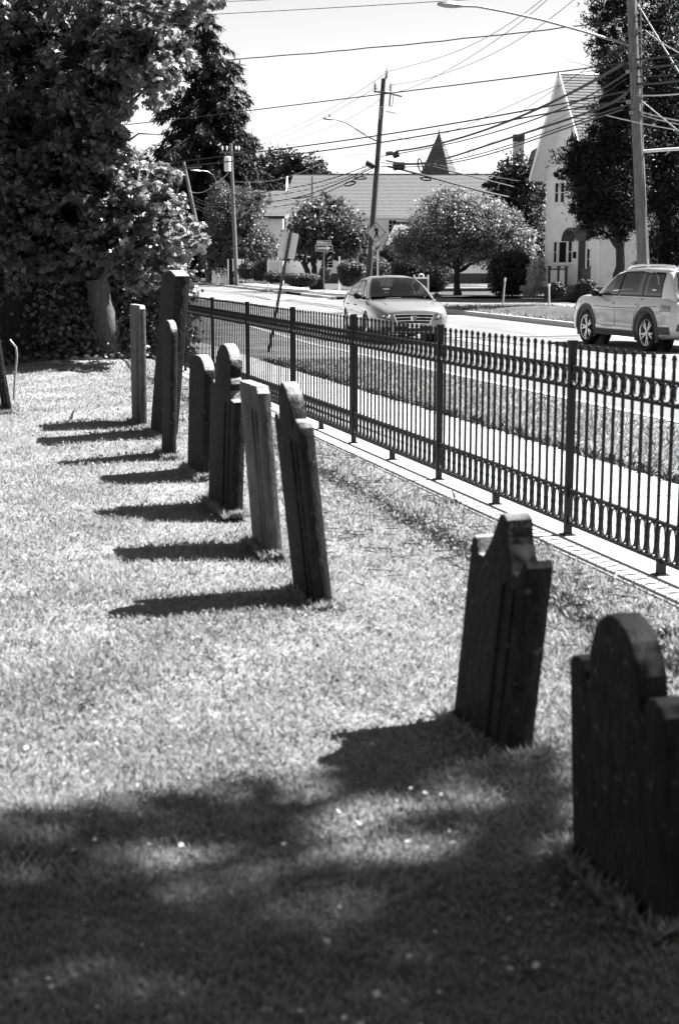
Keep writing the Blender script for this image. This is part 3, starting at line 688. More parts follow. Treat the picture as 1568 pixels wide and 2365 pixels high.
# ---- the house behind: gable and chimney
q = P(1232, 640, 98); q.z = 0
rear = empty('rear_house', q, 'small white gable with a tall dark-capped chimney rising behind the steep house', 'house')
U2 = Vector((1,0,0)); N2 = Vector((0,-1,0)); gz = P(1232, 326, 98).z
O2 = P(1213, 640, 98); O2.z = 0; wid = 2.6; ez = gz-4.0
mb = MB(); course_wall(mb, O2, U2, wid, 0, gz-.1, lambda z: (0, wid) if z < ez else ((z-ez)*wid/2/4., wid-(z-ez)*wid/2/4.), .16, N2); o = mb.build('siding', M['siding'], rear, fix=False); o['kind'] = 'stuff'
MB().prism([(0,0),(wid,0),(wid,ez),(wid/2,gz-.1),(0,ez)], O2+Vector((0,.03,0)), U2, (0,0,1), (0,1,0), 8).build('wall', M['siding'], rear)
for sg in (1, -1):
    e = O2+Vector((wid/2-sg*(wid/2+.1), -.35, ez-.3)); r_ = O2+Vector((wid/2, -.35, gz)); mb = MB(); roof_plane(mb, e, e+Vector((0,8.6,0)), r_+Vector((0,8.6,0)), r_, .2, .03); o = mb.build('roof', M['shingle'], rear, fix=False); o['kind'] = 'stuff'
window(rear, O2, U2, N2, 1.25, 1.6, P(0,384,98).z, P(0,352,98).z, (1,1))
cz = P(0, 310, 101).z; cx = P(1193, 0, 101).x; cx1 = P(1217, 0, 101).x
MB().box((cx,101,0),(cx1,101.6,cz-.48)).build('chimney', M['brickl'], rear)
MB().box((cx-.03,100.97,cz-.48),(cx1+.03,101.63,cz)).build('chimney_cap', M['brick'], rear)
# ---- long white building
YB = 134
def bp(x, y, Y=YB): return P(x, y, Y)
xl, xr = bp(655, 0).x, bp(1262, 0).x
lb = empty('long_building', ((xl+xr)/2, YB+6, 0), 'long white clapboard building with a broad pale roof across the middle distance', 'building')
ez = bp(0, 494).z; rz = bp(0, 403).z; dep = 13
rz = P(0, 403, YB+dep/2).z
Ob = Vector((xl, YB, 0)); 
mb = MB(); course_wall(mb, Ob, U2, xr-xl, .9, ez, lambda z: (0, xr-xl), .2, N2, .03); o = mb.build('front_siding', M['siding'], lb, fix=False); o['kind'] = 'stuff'
MB().box((xl, YB+.02, 0),(xr, YB+dep, ez)).build('wall', M['siding'], lb)
MB().box((xl-.04, YB-.06, -.1),(xr+.04, YB+.02, .9)).build('foundation', M['plast'], lb)
mb = MB(); e0 = Vector((xl-.4, YB-.6, ez-.1)); e1 = Vector((xr+.4, YB-.6, ez-.1)); r0 = Vector((xl+1.0-.4, YB+dep/2, rz)); r1 = Vector((xr+.4, YB+dep/2, rz))
roof_plane(mb, e0, e1, r1, r0, .28, .04); o = mb.build('roof_shingles', M['shinglelt'], lb, fix=False); o['kind'] = 'stuff'
mb = MB().add([e0, e1, r1, r0, r0+Vector((0,dep/2,ez-rz)), r1+Vector((0,dep/2,ez-rz))], [(0,1,2,3),(3,2,5,4)]); mb.build('roof_deck', M['shingle'], lb, fix=False)
MB().box((xl-.4, YB-.68, ez-.42),(xr+.4, YB-.6, ez-.06)).build('fascia', M['trim'], lb)
MB().box((xl+.5, YB+dep/2-.12, rz-.02),(xr+.4, YB+dep/2+.12, rz+.09)).build('ridge_cap', M['brick'], lb)
mb = MB(); mb.prism([(0,ez-.1),(dep,ez-.1),(dep/2,rz-.15)], (xl-.05, YB, 0), (0,1,0), (0,0,1), (1,0,0), .1); mb.build('gable', M['siding'], lb)
MB().tube([Vector((bp(719,0).x, YB+2.6, ez+1.2)), Vector((bp(719,0).x, YB+2.6, rz-.4))], .12, 8).build('vent_pipe', M['metal'], lb)
for (x0, x1, y0, y1) in ((856,863,515,541),(901,918,509,536),(955,971,509,536),(1009,1025,509,536),(1070,1086,509,536),(1120,1136,509,536),(690,705,512,540),(745,760,512,540),(800,815,512,540),(745,768,598,618),(1090,1106,592,612)):
    window(lb, Ob, U2, N2, bp(x0,0).x-xl, bp(x1,0).x-xl, bp(0,y1).z, bp(0,y0).z, (2, 3), .10)
# porch wing with a hipped roof
w0, w1 = bp(893,0,128).x, bp(985,0,128).x; we = bp(0,566,128).z; wt = bp(0,512,133).z
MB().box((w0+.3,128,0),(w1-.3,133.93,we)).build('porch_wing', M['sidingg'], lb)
mb = MB().add([(w0,127.7,we),(w1,127.7,we),(w1,133.9,we),(w0,133.9,we),((w0+w1)/2-.6,133.9,wt),((w0+w1)/2+.6,133.9,wt),(w0,127.7,we-.16),(w1,127.7,we-.16),(w1,133.9,we-.16),(w0,133.9,we-.16)], [(0,1,5,4),(1,2,5),(3,0,4),(0,6,7,1),(1,7,8,2),(3,9,6,0)]); mb.build('porch_roof', M['shingle'], lb)
for x in (905, 925, 945, 965): window(lb, Vector((0,127.99,0)), U2, N2, bp(x,0,128).x, bp(x+8,0,128).x, bp(0,610,128).z, bp(0,580,128).z, (1,2), .06)
# low annexe at its left
a0x, a1x = bp(560,0,131).x, bp(650,0,131).x; ae = bp(0,497,131).z; ar = bp(0,441,136).z
ax = empty('annexe', ((a0x+a1x)/2, 134, 0), 'low white annexe with a darker grey roof left of the long white building', 'building')
MB().box((a0x,131,0),(a1x,141,ae)).build('wall', M['siding'], ax)
mb = MB(); course_wall(mb, Vector((a0x,131,0)), U2, 1, .2, ae, lambda z: (0, a1x-a0x), .2, N2, .03); o = mb.build('siding', M['siding'], ax, fix=False); o['kind'] = 'stuff'
mb = MB(); roof_plane(mb, (a0x-.4,130.5,ae-.1), (a1x+.2,130.5,ae-.1), (a1x+.2,136,ar), (a0x-.4,136,ar), .28, .04); mb.add([(a0x-.4,136,ar),(a1x+.2,136,ar),(a1x+.2,141.5,ae),(a0x-.4,141.5,ae)], [(0,1,2,3)]); o = mb.build('roof', M['shingle'], ax, fix=False)
MB().box((a0x-.4,130.42,ae-.34),(a1x+.2,130.5,ae-.06)).build('fascia', M['brick'], ax)
for (x0, x1) in ((570,584),(600,612)): window(ax, Vector((0,131,0)), U2, N2, bp(x0,0,131).x, bp(x1,0,131).x, bp(0,612,131).z, bp(0,580,131).z, (2,2), .1)
# ---- slate spire behind the long building
sx0, sx1 = P(974,0,170).x, P(1070,0,170).x; sz = P(0,306,172).z; sb = P(0,404,170).z-.6
sp_ = empty('church_spire', ((sx0+sx1)/2, 172, 0), 'dark slate pyramid spire rising behind the long pale roof', 'spire')
hw_ = (sx1-sx0)/2*.92; cxs = (sx0+sx1)/2; RT = Matrix.Translation((cxs,172,0)) @ Matrix.Rotation(R(-22), 4, 'Z'); hw_ = hw_*.93
cs = [RT @ Vector((a*hw_, b*hw_, sb)) for a, b in ((-1,-1),(1,-1),(1,1),(-1,1))]; apx = Vector((cxs-.1,172,sz))
for i in range(4):
    mb = MB(); a, b = cs[i], cs[(i+1) % 4]; roof_plane(mb, a, b, apx, apx, .35, .05); o = mb.build('spire_face', M['slate'], sp_, fix=False)
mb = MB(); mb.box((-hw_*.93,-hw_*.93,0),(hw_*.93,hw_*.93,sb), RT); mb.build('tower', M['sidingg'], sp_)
MB().tube([apx-Vector((0,0,.3)), apx+Vector((0,0,.35))], .07, 6).build('finial', M['brick'], sp_)

# ---- ivy wall behind the graveyard
iw = empty('stone_wall', (-5.6, 24, 0), 'dark block wall hung with ivy at the left end of the graveyard', 'wall')
wa, wb = Vector((-11.5, 22.3, 0)), Vector((-2.9, 25.2, 0)); wd_, wu = uvec(wa, wb); wn = Vector((wu.y, -wu.x, 0)); WL = wd_.length
MB().prism([(0,-.2),(WL,-.2),(WL,3.0),(0,3.0)], wa, wu, (0,0,1), -wn, .35).build('wall_core', M['wall'], iw)
for r_ in range(7):
    u = -.3*(r_ % 2)
    while u < WL:
        l_ = random.uniform(.62, .98); a_, b_ = max(0, u), min(WL, u+l_)-.02
        if b_-a_ > .1: MB().prism([(a_, .02+r_*.42),(b_, .02+r_*.42),(b_, .41+r_*.42),(a_, .41+r_*.42)], wa, wu, (0,0,1), wn, random.uniform(.02,.05)).build('block', M['wall'], iw)
        u += l_
# ivy on it
pos = []; 
for i in range(30):                                      # hanging strands
    u = rng.random()*WL; top = 2.7+rng.random()*.4; bot = rng.random()**2*2.2 if u < WL*.72 else rng.random()*.4
    n = int(95*(top-bot)); zz = top-(top-bot)*rng.random(n); uu = u+.12*np.sin(zz*2+i)+rng.normal(size=n)*(.07+.08*rng.random())+(top-zz)*.22*(rng.random())
    dd = .06+.16*rng.random(n)*(1 if rng.random() < .6 else 2)
    pos.append(np.stack([wa.x+wu.x*uu+wn.x*dd, wa.y+wu.y*uu+wn.y*dd, zz], 1))
n = 9000; u = WL*(.74+.28*rng.random(n)); z = 2.9*rng.random(n)**.8; dd = .08+.3*rng.random(n)   # thick mass at the fence end
pos.append(np.stack([wa.x+wu.x*u+wn.x*dd, wa.y+wu.y*u+wn.y*dd, z], 1))
n = 5000; u = WL*rng.random(n); z = 2.5+.8*rng.random(n); dd = -.2+.6*rng.random(n)
pos.append(np.stack([wa.x+wu.x*u+wn.x*dd, wa.y+wu.y*u+wn.y*dd, z], 1))
n = 1400; u = WL*(.45+.5*rng.random(n)); dd = .1+.5*rng.random(n)**2; z = .05+.3*rng.random(n)**2*(1-dd)
pos.append(np.stack([wa.x+wu.x*u+wn.x*dd, wa.y+wu.y*u+wn.y*dd, z], 1))
pos = np.concatenate(pos); nr = np.array(wn)[None]*.9+rnd(len(pos))*.45+np.array([0,0,.35]); tp = np.array([0,0,-1.])[None]+rnd(len(pos))*.4
me = leaf_mesh('ivy', pos, nr, tp, .07*(.6+.8*rng.random(len(pos))), MAPLE, 1.05)
tag(link('ivy', me, M['ivy']), 'ivy hanging in strands over the dark block wall', 'ivy', None, 'stuff')
# ================================================================== TREES
# ---- big maple at the left
mr = empty('maple_tree', G(265, 842), 'large maple with a pale leaning trunk filling the upper left over the graveyard', 'tree')
mbl = []
for (x, y, rx, ry, Y) in [(-130,60,130,150,25.2),(-150,330,120,160,25.2),(-130,560,110,110,24.7),(30,40,130,120,25.2),(20,230,120,110,24.7),(30,420,120,100,24.4),(40,570,110,80,24.2),
        (190,40,120,110,24.7),(180,200,110,100,24.4),(180,360,110,90,24.5),(170,500,110,80,24.2),(300,60,90,85,24),(290,170,85,75,23.9),(375,70,60,85,23.8),(385,165,45,48,23.6),
        (430,22,52,40,24),(495,6,26,16,24),(235,270,58,50,24),(240,430,85,75,24),(305,390,55,40,23.9),(325,470,75,60,23.8),(388,405,26,22,23.6),(390,520,46,50,23.5),(290,570,80,50,23.9),
        (428,570,28,20,23.3),(468,560,13,18,23.1),(385,610,40,38,23.5),(462,524,10,9,23.1),(250,540,90,60,23.7),(120,610,80,30,23.9),(330,640,50,26,23.8),(440,130,14,14,23.7),(60,120,140,120,26.8),(100,360,130,120,26.6),(120,520,120,90,26.2)]:
    mbl.append(bl(x, y, rx, ry, Y, min(rx, ry)*1.2+50))
tips = [mbl[i][0] for i in (3, 4, 5, 7, 8, 9, 11, 17, 20, 22)]
trunk_mesh('trunk', G(262, 838), P(222, 640, 24.4), .26, .19, tips, M['bark'], mr, flare=1.75, rl=.085, n=16)
crown('crown', mbl, 118000, .105, M['maple'], mr, MAPLE8, sub=.17, fill=.40, up=.6, jit=.6, asp=.95, subn=34, droop=-.9)
# the leaves hanging out in front, one by one
lv_me = leaf_mesh('leaf', np.zeros((1,3)), np.array([[0.,-1.,.35]]), np.array([[0.,-.1,-1.]]), .135, MAPLE, .95); lv_me.materials.append(M['maple'])
edge = mbl[7:32]
for i in range(290):
    c_, r_ = edge[i % len(edge)]; d = Vector((random.gauss(.35,.8), -abs(random.gauss(.8,.4)), random.gauss(0,.7))).normalized()
    p = Vector(c_)+Vector((d.x*r_[0], d.y*r_[1], d.z*r_[2]))*random.uniform(.9, 1.04)
    o = link('leaf', lv_me, None, mr, None, False); o.location = p-mr.location; o.rotation_euler = (random.gauss(-.5,.5), random.gauss(0,.4), random.uniform(-1.3,1.3)); k_ = random.uniform(.7,1.15); o.scale = (k_,)*3
def tree(name, label, base, fork, r0, r1, blobs, n, size, m, bark='barkdk', group=None, rl=None, stems=None, ntips=7, **kw):
    root = empty(name, (base[0], base[1], 0), label, 'tree', group)
    tips = [blobs[i % len(blobs)][0] for i in range(min(ntips, len(blobs)))]
    for sbase, sfork in (stems or [(base, fork)]): trunk_mesh('trunk', sbase, sfork, r0, r1, tips if not stems else tips[::2], M[bark], root, rl=rl)
    crown('crown', blobs, n, size, M[m], root, **kw)
    return root
# crabapple, left of centre
Y = 100; b = P(726, 655, Y); b.z = 0
tree('crabapple_tree', 'round dark crabapple with several dark stems behind the one-way sign', b, P(722, 600, Y), .24, .16,
     [bl(x, y, rx, ry, Y) for x, y, rx, ry in ((745,515,60,55),(700,545,45,40),(790,530,45,45),(690,570,40,26),(745,570,60,30),(800,570,42,28),(830,545,22,26),(760,475,34,24),(712,500,26,26),(665,585,22,14),(835,578,20,16))],
     17000, .22, 'leafmid', ntips=6, stems=[(b, P(700,605,Y)), (b+Vector((.25,0,0)), P(722,600,Y)), (b+Vector((.4,0,0)), P(750,598,Y))], rl=.10, sub=.3, up=.6)
# pale round tree, centre right
Y = 82; b = P(1056, 683, Y); b.z = 0
tree('pale_garden_tree', 'broad pale-leaved garden tree on a short trunk between the sedan and the steep house', b, P(1054, 622, Y), .20, .15,
     [bl(x, y, rx, ry, Y) for x, y, rx, ry in ((1060,520,75,60),(1000,530,60,50),(1125,530,65,50),(1040,470,60,32),(1100,480,55,36),(950,560,45,40),(1180,560,50,34),(1060,580,80,32),(1150,590,60,26),(985,590,50,30),(1205,540,26,20),(925,575,28,24),(1215,575,24,14),(1170,510,36,24),(1215,590,22,10),(1045,447,30,14))],
     38000, .15, 'leaflt', bark='barkdk', ntips=10, rl=.08, sub=.28, up=.8, jit=.7)
# street tree at the left
Y = 125; b = P(533, 660, Y); b.z = 0
tree('street_tree', 'leafy street tree behind the left utility pole, its right side sunlit', b, P(532, 600, Y), .22, .17,
     [bl(x, y, rx, ry, Y) for x, y, rx, ry in ((530,500,50,50),(575,520,42,45),(510,560,42,40),(560,570,55,40),(600,560,34,34),(530,450,38,28),(600,465,26,24),(500,600,38,28),(560,610,40,22),(620,590,26,20),(575,455,30,22),(500,520,24,40))],
     20000, .22, 'leafmid', ntips=7, sub=.3)
# trees behind the long building
Y = 175; b = P(690, 640, Y); b.z = 0
tree('far_round_tree', 'dark round treetop rising above the left end of the long pale roof', b, P(690, 480, Y), .4, .3,
     [bl(x, y, rx, ry, Y) for x, y, rx, ry in ((650,385,48,38),(700,385,40,28),(735,395,22,20),(620,410,34,40),(660,430,60,40),(720,430,50,40),(600,470,50,50),(655,480,60,50))], 17000, .42, 'leafdk', ntips=5, sub=.28)
Y = 96; b = P(1185, 660, Y); b.z = 0
tree('dark_yard_tree', 'dark bushy tree between the pale garden tree and the steep house', b, P(1185, 560, Y), .3, .2,
     [bl(x, y, rx, ry, Y) for x, y, rx, ry in ((1190,400,38,40),(1165,440,42,40),(1220,440,36,50),(1200,500,52,50),(1150,470,30,30),(1215,560,44,55),(1190,380,22,24),(1225,400,22,26),(1145,425,24,18),(1165,560,45,50),(1195,620,60,40))], 17000, .22, 'leafdk', ntips=6, sub=.3)
Y = 190
tree('far_wood_tree', 'dense dark tree mass behind the street tree at far left', Vector((P(470,640,Y).x, Y, 0)), P(470, 560, Y), .4, .3,
     [bl(x, y, rx, ry, Y) for x, y, rx, ry in ((430,560,60,60),(480,600,50,50),(560,480,60,70),(520,600,60,50),(450,500,40,60),(610,600,60,50),(400,600,50,60))], 12000, .5, 'leafdk', ntips=4, sub=.28)
# ---- Norway spruce
def spruce(label, x, ytop, ybase, Y, half, n, size, m='needle'):
    top = P(x, ytop, Y); base = P(x, ybase, Y); base.z = 0; H = top.z; s = Y/F
    root = empty('spruce_tree', base, label, 'tree')
    mb = MB().tube([base-Vector((0,0,.2)), base+Vector((0,0,H*.5)), top], [.42, .26, .03], 10); mb.build('trunk', M['barkdk'], root, smooth=True)
    P_, T_, N_ = [], [], []; bm_ = MB()
    z = H*.985; k = 0
    while z > H*.10:
        fr = 1-z/H; Lb = half*(.10+1.05*fr**.80)*random.uniform(.72, 1.15)
        if fr > .62: Lb *= .95
        nb = 5+int(6*min(1, fr*2))
        for j in range(nb):
            az = 2*math.pi*(j+random.random()*.7)/nb+k; L_ = Lb*(random.uniform(.5, 1.0) if random.random() < .75 else random.uniform(1.0, 1.25))
            pts = [Vector((base.x+math.cos(az)*L_*t, base.y+math.sin(az)*L_*t, z-L_*(.10+.30*t)*t+L_*.30*max(0, t-.6)**1.3)) for t in (0, .25, .5, .75, 1)]
            bm_.tube(pts, [.05, .04, .03, .02, .01], 4)
            m_ = max(8, int(n/(H/.42*8)*L_/half*2.0)); t = rng.random(m_)**.7
            arr = np.array([[np.interp(tt, (0,.25,.5,.75,1), [q[i] for q in pts]) for i in range(3)] for tt in t])
            lat = np.array([-math.sin(az), math.cos(az), 0]); w_ = (rng.random(m_)-.5)*L_*.30*(1.15-t)
            arr = arr+lat[None]*w_[:, None]; arr[:, 2] -= rng.random(m_)*.16*L_*.5+np.abs(w_)*.3
            P_.append(arr); T_.append(np.array([math.cos(az), math.sin(az), 0])[None]*.45+rnd(m_)*.35+np.array([0,0,-.85])); N_.append(lat[None]*0+rnd(m_))
        z -= random.uniform(.38, .78); k += 1.3
    bm_.build('branches', M['barkdk'], root, fix=False)
    P_ = np.concatenate(P_); me = leaf_mesh('crown', P_, np.concatenate(N_), np.concatenate(T_), size*(.6+.8*rng.random(len(P_))), STRIP, .22)
    o = link('crown', me, M[m], root); o['kind'] = 'stuff'; return root
spruce('tall dark spruce with drooping boughs rising behind the maple', 484, 20, 650, 150, 9.8, 90000, .58)
# ---- juniper in front of the steep house, and its dark neighbour beyond the pole
def conifer(label, name, base, fork, r0, blobs, n, size, seeds, Y, leanr=None):
    root = empty(name, base, label, 'tree'); tips = [b_[0] for b_ in blobs[:9]]
    trunk_mesh('trunk', base, fork, r0, r0*.7, tips, M['barkdk'], root, rl=.07)
    pos, out = clump_points(blobs, n, .34, .5, 60)
    tp = out*.6+rnd(len(pos))*.55+np.array([0,0,.25]); me = leaf_mesh('crown', pos, rnd(len(pos)), tp, size*(.6+.8*rng.random(len(pos))), STRIP, .30)
    o = link('crown', me, M['needle'], root); o['kind'] = 'stuff'; return root
Y = 56; b = P(1425, 700, Y); b.z = 0
conifer('shaggy dark juniper in front of the steep house, left of the near utility pole', 'juniper_tree', b, P(1432, 560, Y), .22,
   [bl(x, y, rx, ry, Y) for x, y, rx, ry in ((1340,365,50,34),(1400,400,62,50),(1352,440,44,34),(1375,470,60,42),(1440,430,55,70),(1330,482,22,13),(1355,505,34,18),(1400,515,50,26),(1345,335,28,18),(1330,395,38,28),(1440,330,50,50),(1400,250,36,30),(1445,240,40,50),(1395,300,40,30),(1385,345,52,40),(1298,402,20,11),(1415,545,34,12),(1368,540,14,10),(1450,500,40,40),(1440,160,50,50),(1450,300,50,60),(1425,200,45,40),(1375,420,60,50))],
   62000, .125, 1, Y)
Y = 58; b = P(1530, 700, Y); b.z = 0
conifer('tall dense dark cedar behind the near utility pole at the right edge', 'cedar_tree', b, P(1535, 500, Y), .3,
   [bl(x, y, rx, ry, Y) for x, y, rx, ry in ((1530,60,75,80),(1430,40,62,42),(1400,20,40,30),(1385,90,28,20),(1420,110,50,40),(1500,180,70,70),(1450,160,50,50),(1560,200,80,90),(1520,320,60,80),(1590,340,80,100),(1530,440,62,70),(1600,480,80,90),(1540,560,58,55),(1620,600,80,70),(1480,420,34,80),(1500,-60,100,70),(1400,-40,50,40),(1400,140,34,22),(1520,620,45,40))],
   80000, .135, 2, Y)
# trees out of the frame on the near pavement side: they cast the shade over the foreground
def shade_tree(label, x, y, blobs, n):
    root = empty('pavement_tree', (x, y, 0), label, 'tree', None)
    trunk_mesh('trunk', (x, y, 0), (x+.1, y-.1, 7.0), .28, .2, [b_[0] for b_ in blobs[:6]], M['bark'], root, rl=.07)
    crown('crown', blobs, n, .13, M['leafmid'], root, sub=.26, fill=.45, up=.8, subn=22)
SH = 1/math.tan(SUN_EL)
def over(x, y, z): d = SH*z; return (x+d*math.sin(SUN_AZ), y+d*math.cos(SUN_AZ), z)      # the place at height z whose shade falls on x, y
bls = []
for (x, y, r, z) in [(-.2,2.2,1.1,6.2),(.9,2.1,1.0,6.6),(-1.3,2.4,1.1,6.0),(-.8,.6,1.7,6.8),(1.2,.5,1.7,7.2),(-2.6,1.6,1.3,6.2),(2.6,1.6,1.3,7),(0,-.8,2.0,7.5),(-2.4,.2,1.8,7.0),(2.6,-.2,1.8,7.5),(-.75,3.35,.42,5.6),(-.25,3.55,.36,6.0),(.3,3.75,.34,5.8),(.75,3.0,.45,6.3),(.1,2.9,.55,6.6),(-1.3,3.2,.6,5.7),(1.7,2.6,.9,6.5),(.95,3.9,.2,6.1),(.45,4.25,.15,6.0)]:
    bls.append((over(x, y, z+5), (r*1.12, r*1.12, r*.9)))
for (px, py, r, z) in [(1100,1770,.15,5.9),(1010,1775,.15,6.1),(900,1800,.18,5.8),(760,1800,.18,6.0),(620,1835,.18,5.9),(460,1860,.17,6.1),(300,1900,.16,5.8),(120,1900,.16,6.0),(1260,1820,.14,6.0),(1180,1880,.15,5.8),(520,1960,.2,5.9),(250,2020,.25,6.0),(30,1960,.2,6.1),(1500,2200,.3,6.0),(1380,2260,.3,6.2),(1120,2040,.2,5.9),(1240,1995,.15,6.1),(980,2010,.16,5.8),(1300,2130,.2,6.0)]:
    g_ = G(px, py); bls.append((over(g_.x, g_.y, z+5), (r*1.25, r*1.35, r)))
shade_tree('street tree outside the frame whose crown shades the foreground', 9.8, 3.6, bls, 60000)
# unseen trees added around the viewpoint to block skylight and deepen the shade
for i, (x, y, h, r_, lab) in enumerate([(-12, 2, 9.5, 5.0, 'added sky-blocking tree outside the frame on the left side of the graveyard'), (-9, -7, 10, 5.2, 'added sky-blocking tree outside the frame behind the viewpoint on the left'), (1.5, -9, 9.5, 5.0, 'added sky-blocking tree outside the frame straight behind the viewpoint'), (-13.5, 11.5, 9.0, 4.6, 'added sky-blocking tree outside the frame at the left, nearer the ivy wall'), (10, -7, 9, 4.5, 'added sky-blocking tree outside the frame behind the viewpoint on the right')]):
    rt_ = empty('sky_blocking_tree', (x, y, 0), lab, 'tree'); bb = [((x+random.uniform(-.5,.5)*r_, y+random.uniform(-.5,.5)*r_, h-r_*.3+random.uniform(-.5,.6)*r_), (r_*.62, r_*.62, r_*.55)) for _ in range(9)]
    trunk_mesh('trunk', (x, y, 0), (x+.3, y+.1, h*.4), .35, .24, [q_[0] for q_ in bb[:6]], M['bark'], rt_, rl=.12)
    crown('crown', bb, 20000, .42, M['leafmid'], rt_, sub=.3, fill=.4, up=.8, subn=22)
# ---- hedges and bushes
def hedge(label, name, shape, n, size, m='hedge', cat='hedge'):
    """shape: list of (centre, radii, power)  rounded solids, clipped flat at the ground"""
    c0 = shape[0][0]; root = empty(name, (c0[0], c0[1], 0), label, cat); mb = MB(); P_, N_ = [], []
    for (c, r, pw, flat) in shape:
        d = norm(rnd(n//len(shape))); q = np.sign(d)*np.abs(d)**(2/pw); q = q/ (np.sum(np.abs(q)**pw, 1, keepdims=True)**(1/pw))
        if flat: q[:, 0] *= 1+flat*q[:, 2]; q[:, 1] *= 1+flat*q[:, 2]
        P_.append(np.array(c)+q*np.array(r)*(1+(.11 if cat == 'bush' else .03)*rng.normal(size=(len(q),1)))); N_.append(d)
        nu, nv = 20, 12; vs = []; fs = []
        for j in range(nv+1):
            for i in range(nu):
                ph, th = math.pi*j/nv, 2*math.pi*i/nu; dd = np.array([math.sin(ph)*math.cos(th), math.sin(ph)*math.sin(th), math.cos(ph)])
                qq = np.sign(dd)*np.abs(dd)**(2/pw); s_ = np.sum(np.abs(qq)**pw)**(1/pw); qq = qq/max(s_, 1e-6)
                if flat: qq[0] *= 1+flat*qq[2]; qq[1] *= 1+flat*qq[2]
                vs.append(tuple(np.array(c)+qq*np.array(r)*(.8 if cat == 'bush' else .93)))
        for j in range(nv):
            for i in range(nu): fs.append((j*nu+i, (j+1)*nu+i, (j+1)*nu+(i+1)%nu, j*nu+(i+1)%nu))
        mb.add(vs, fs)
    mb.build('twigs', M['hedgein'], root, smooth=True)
    P_ = np.concatenate(P_); N_ = np.concatenate(N_); k_ = P_[:, 2] > 0; P_, N_ = P_[k_], N_[k_]
    me = leaf_mesh('foliage', P_, N_+rnd(len(P_))*.5, rnd(len(P_))+np.array([0,0,.5]), size*(.6+.8*rng.random(len(P_))), LEAF, 1.2)
    o = link('foliage', me, M[m], root); o['kind'] = 'stuff'; return root
def hs(x, y, rx, ry, Y, pw=2.0, flat=0, ryd=None):
    c = P(x, y, Y); s = Y/F; return (tuple(c), (rx*s, (ryd or rx)*s, ry*s), pw, flat)
hedge('low clipped bowl-shaped hedge with a pale flat top by the one-way sign', 'bowl_hedge', [hs(696, 647, 37, 14, 93, 3, .28)], 5000, .09)
hedge('dark cup-shaped clipped hedge left of the leaning pole', 'cup_hedge', [hs(812, 634, 30, 26, 84, 3.2, .18)], 6500, .08)
hedge('clipped ball of boxwood behind the pedestrian sign', 'ball_hedge', [hs(866, 625, 34, 30, 88, 2.2)], 6000, .09)
hedge('big dark dome-shaped yew behind the sedan roof', 'dome_hedge', [hs(972, 630, 68, 46, 92, 2.3)], 12000, .11, 'leafdk')
hedge('dark yew mass between the ball hedge and the dome hedge', 'rear_hedge', [hs(905, 605, 34, 34, 100, 2.3), hs(860, 600, 30, 26, 102, 2.2)], 7000, .12, 'leafdk')
hedge('small round dark bush beside the crabapple stems', 'round_bush', [hs(750, 634, 12, 14, 97, 2.2)], 1600, .1, 'leafdk', 'bush')
hedge('dark round bush behind the left utility pole', 'pole_bush', [hs(572, 626, 20, 17, 110, 2.2)], 2200, .12, 'leafdk', 'bush')
hedge('shaggy grey-green bush beside the framed sign board', 'board_bush', [hs(607, 626, 20, 20, 100, 2), hs(596, 632, 14, 14, 100, 2)], 2600, .13, 'hedge', 'bush')
hedge('dark bush under the crabapple left of the bowl hedge', 'board_foot_bush', [hs(634, 640, 20, 12, 94, 2.2)], 2000, .1, 'leafdk', 'bush')
hedge('large loose dark bush left of the steep house', 'yard_bush', [hs(1165, 635, 36, 44, 79, 2.2), hs(1200, 640, 34, 38, 79, 2.2), hs(1183, 608, 36, 26, 79.4, 2)], 13000, .13, 'leafdk', 'bush')
hedge('small dark bush at the left of the porch steps', 'step_bush', [hs(1284, 671, 18, 16, 70, 2.2)], 2400, .09, 'leafdk', 'bush')
hedge('small dark bush at the right of the porch steps', 'corner_bush', [hs(1352, 664, 20, 16, 69.5, 2.2)], 2400, .09, 'leafdk', 'bush')
r_ = empty('pampas_grass', P(1240, 678, 76).xy.to_3d(), 'pale feathery shrub hanging against the left corner of the steep house', 'shrub')
crown('foliage', [bl(1238, 640, 16, 34, 76), bl(1232, 665, 22, 14, 76), bl(1245, 615, 12, 16, 76)], 4800, .2, M['litter'], r_, TRI, sub=.35, up=.2, jit=.8, asp=.25, droop=-1.2)
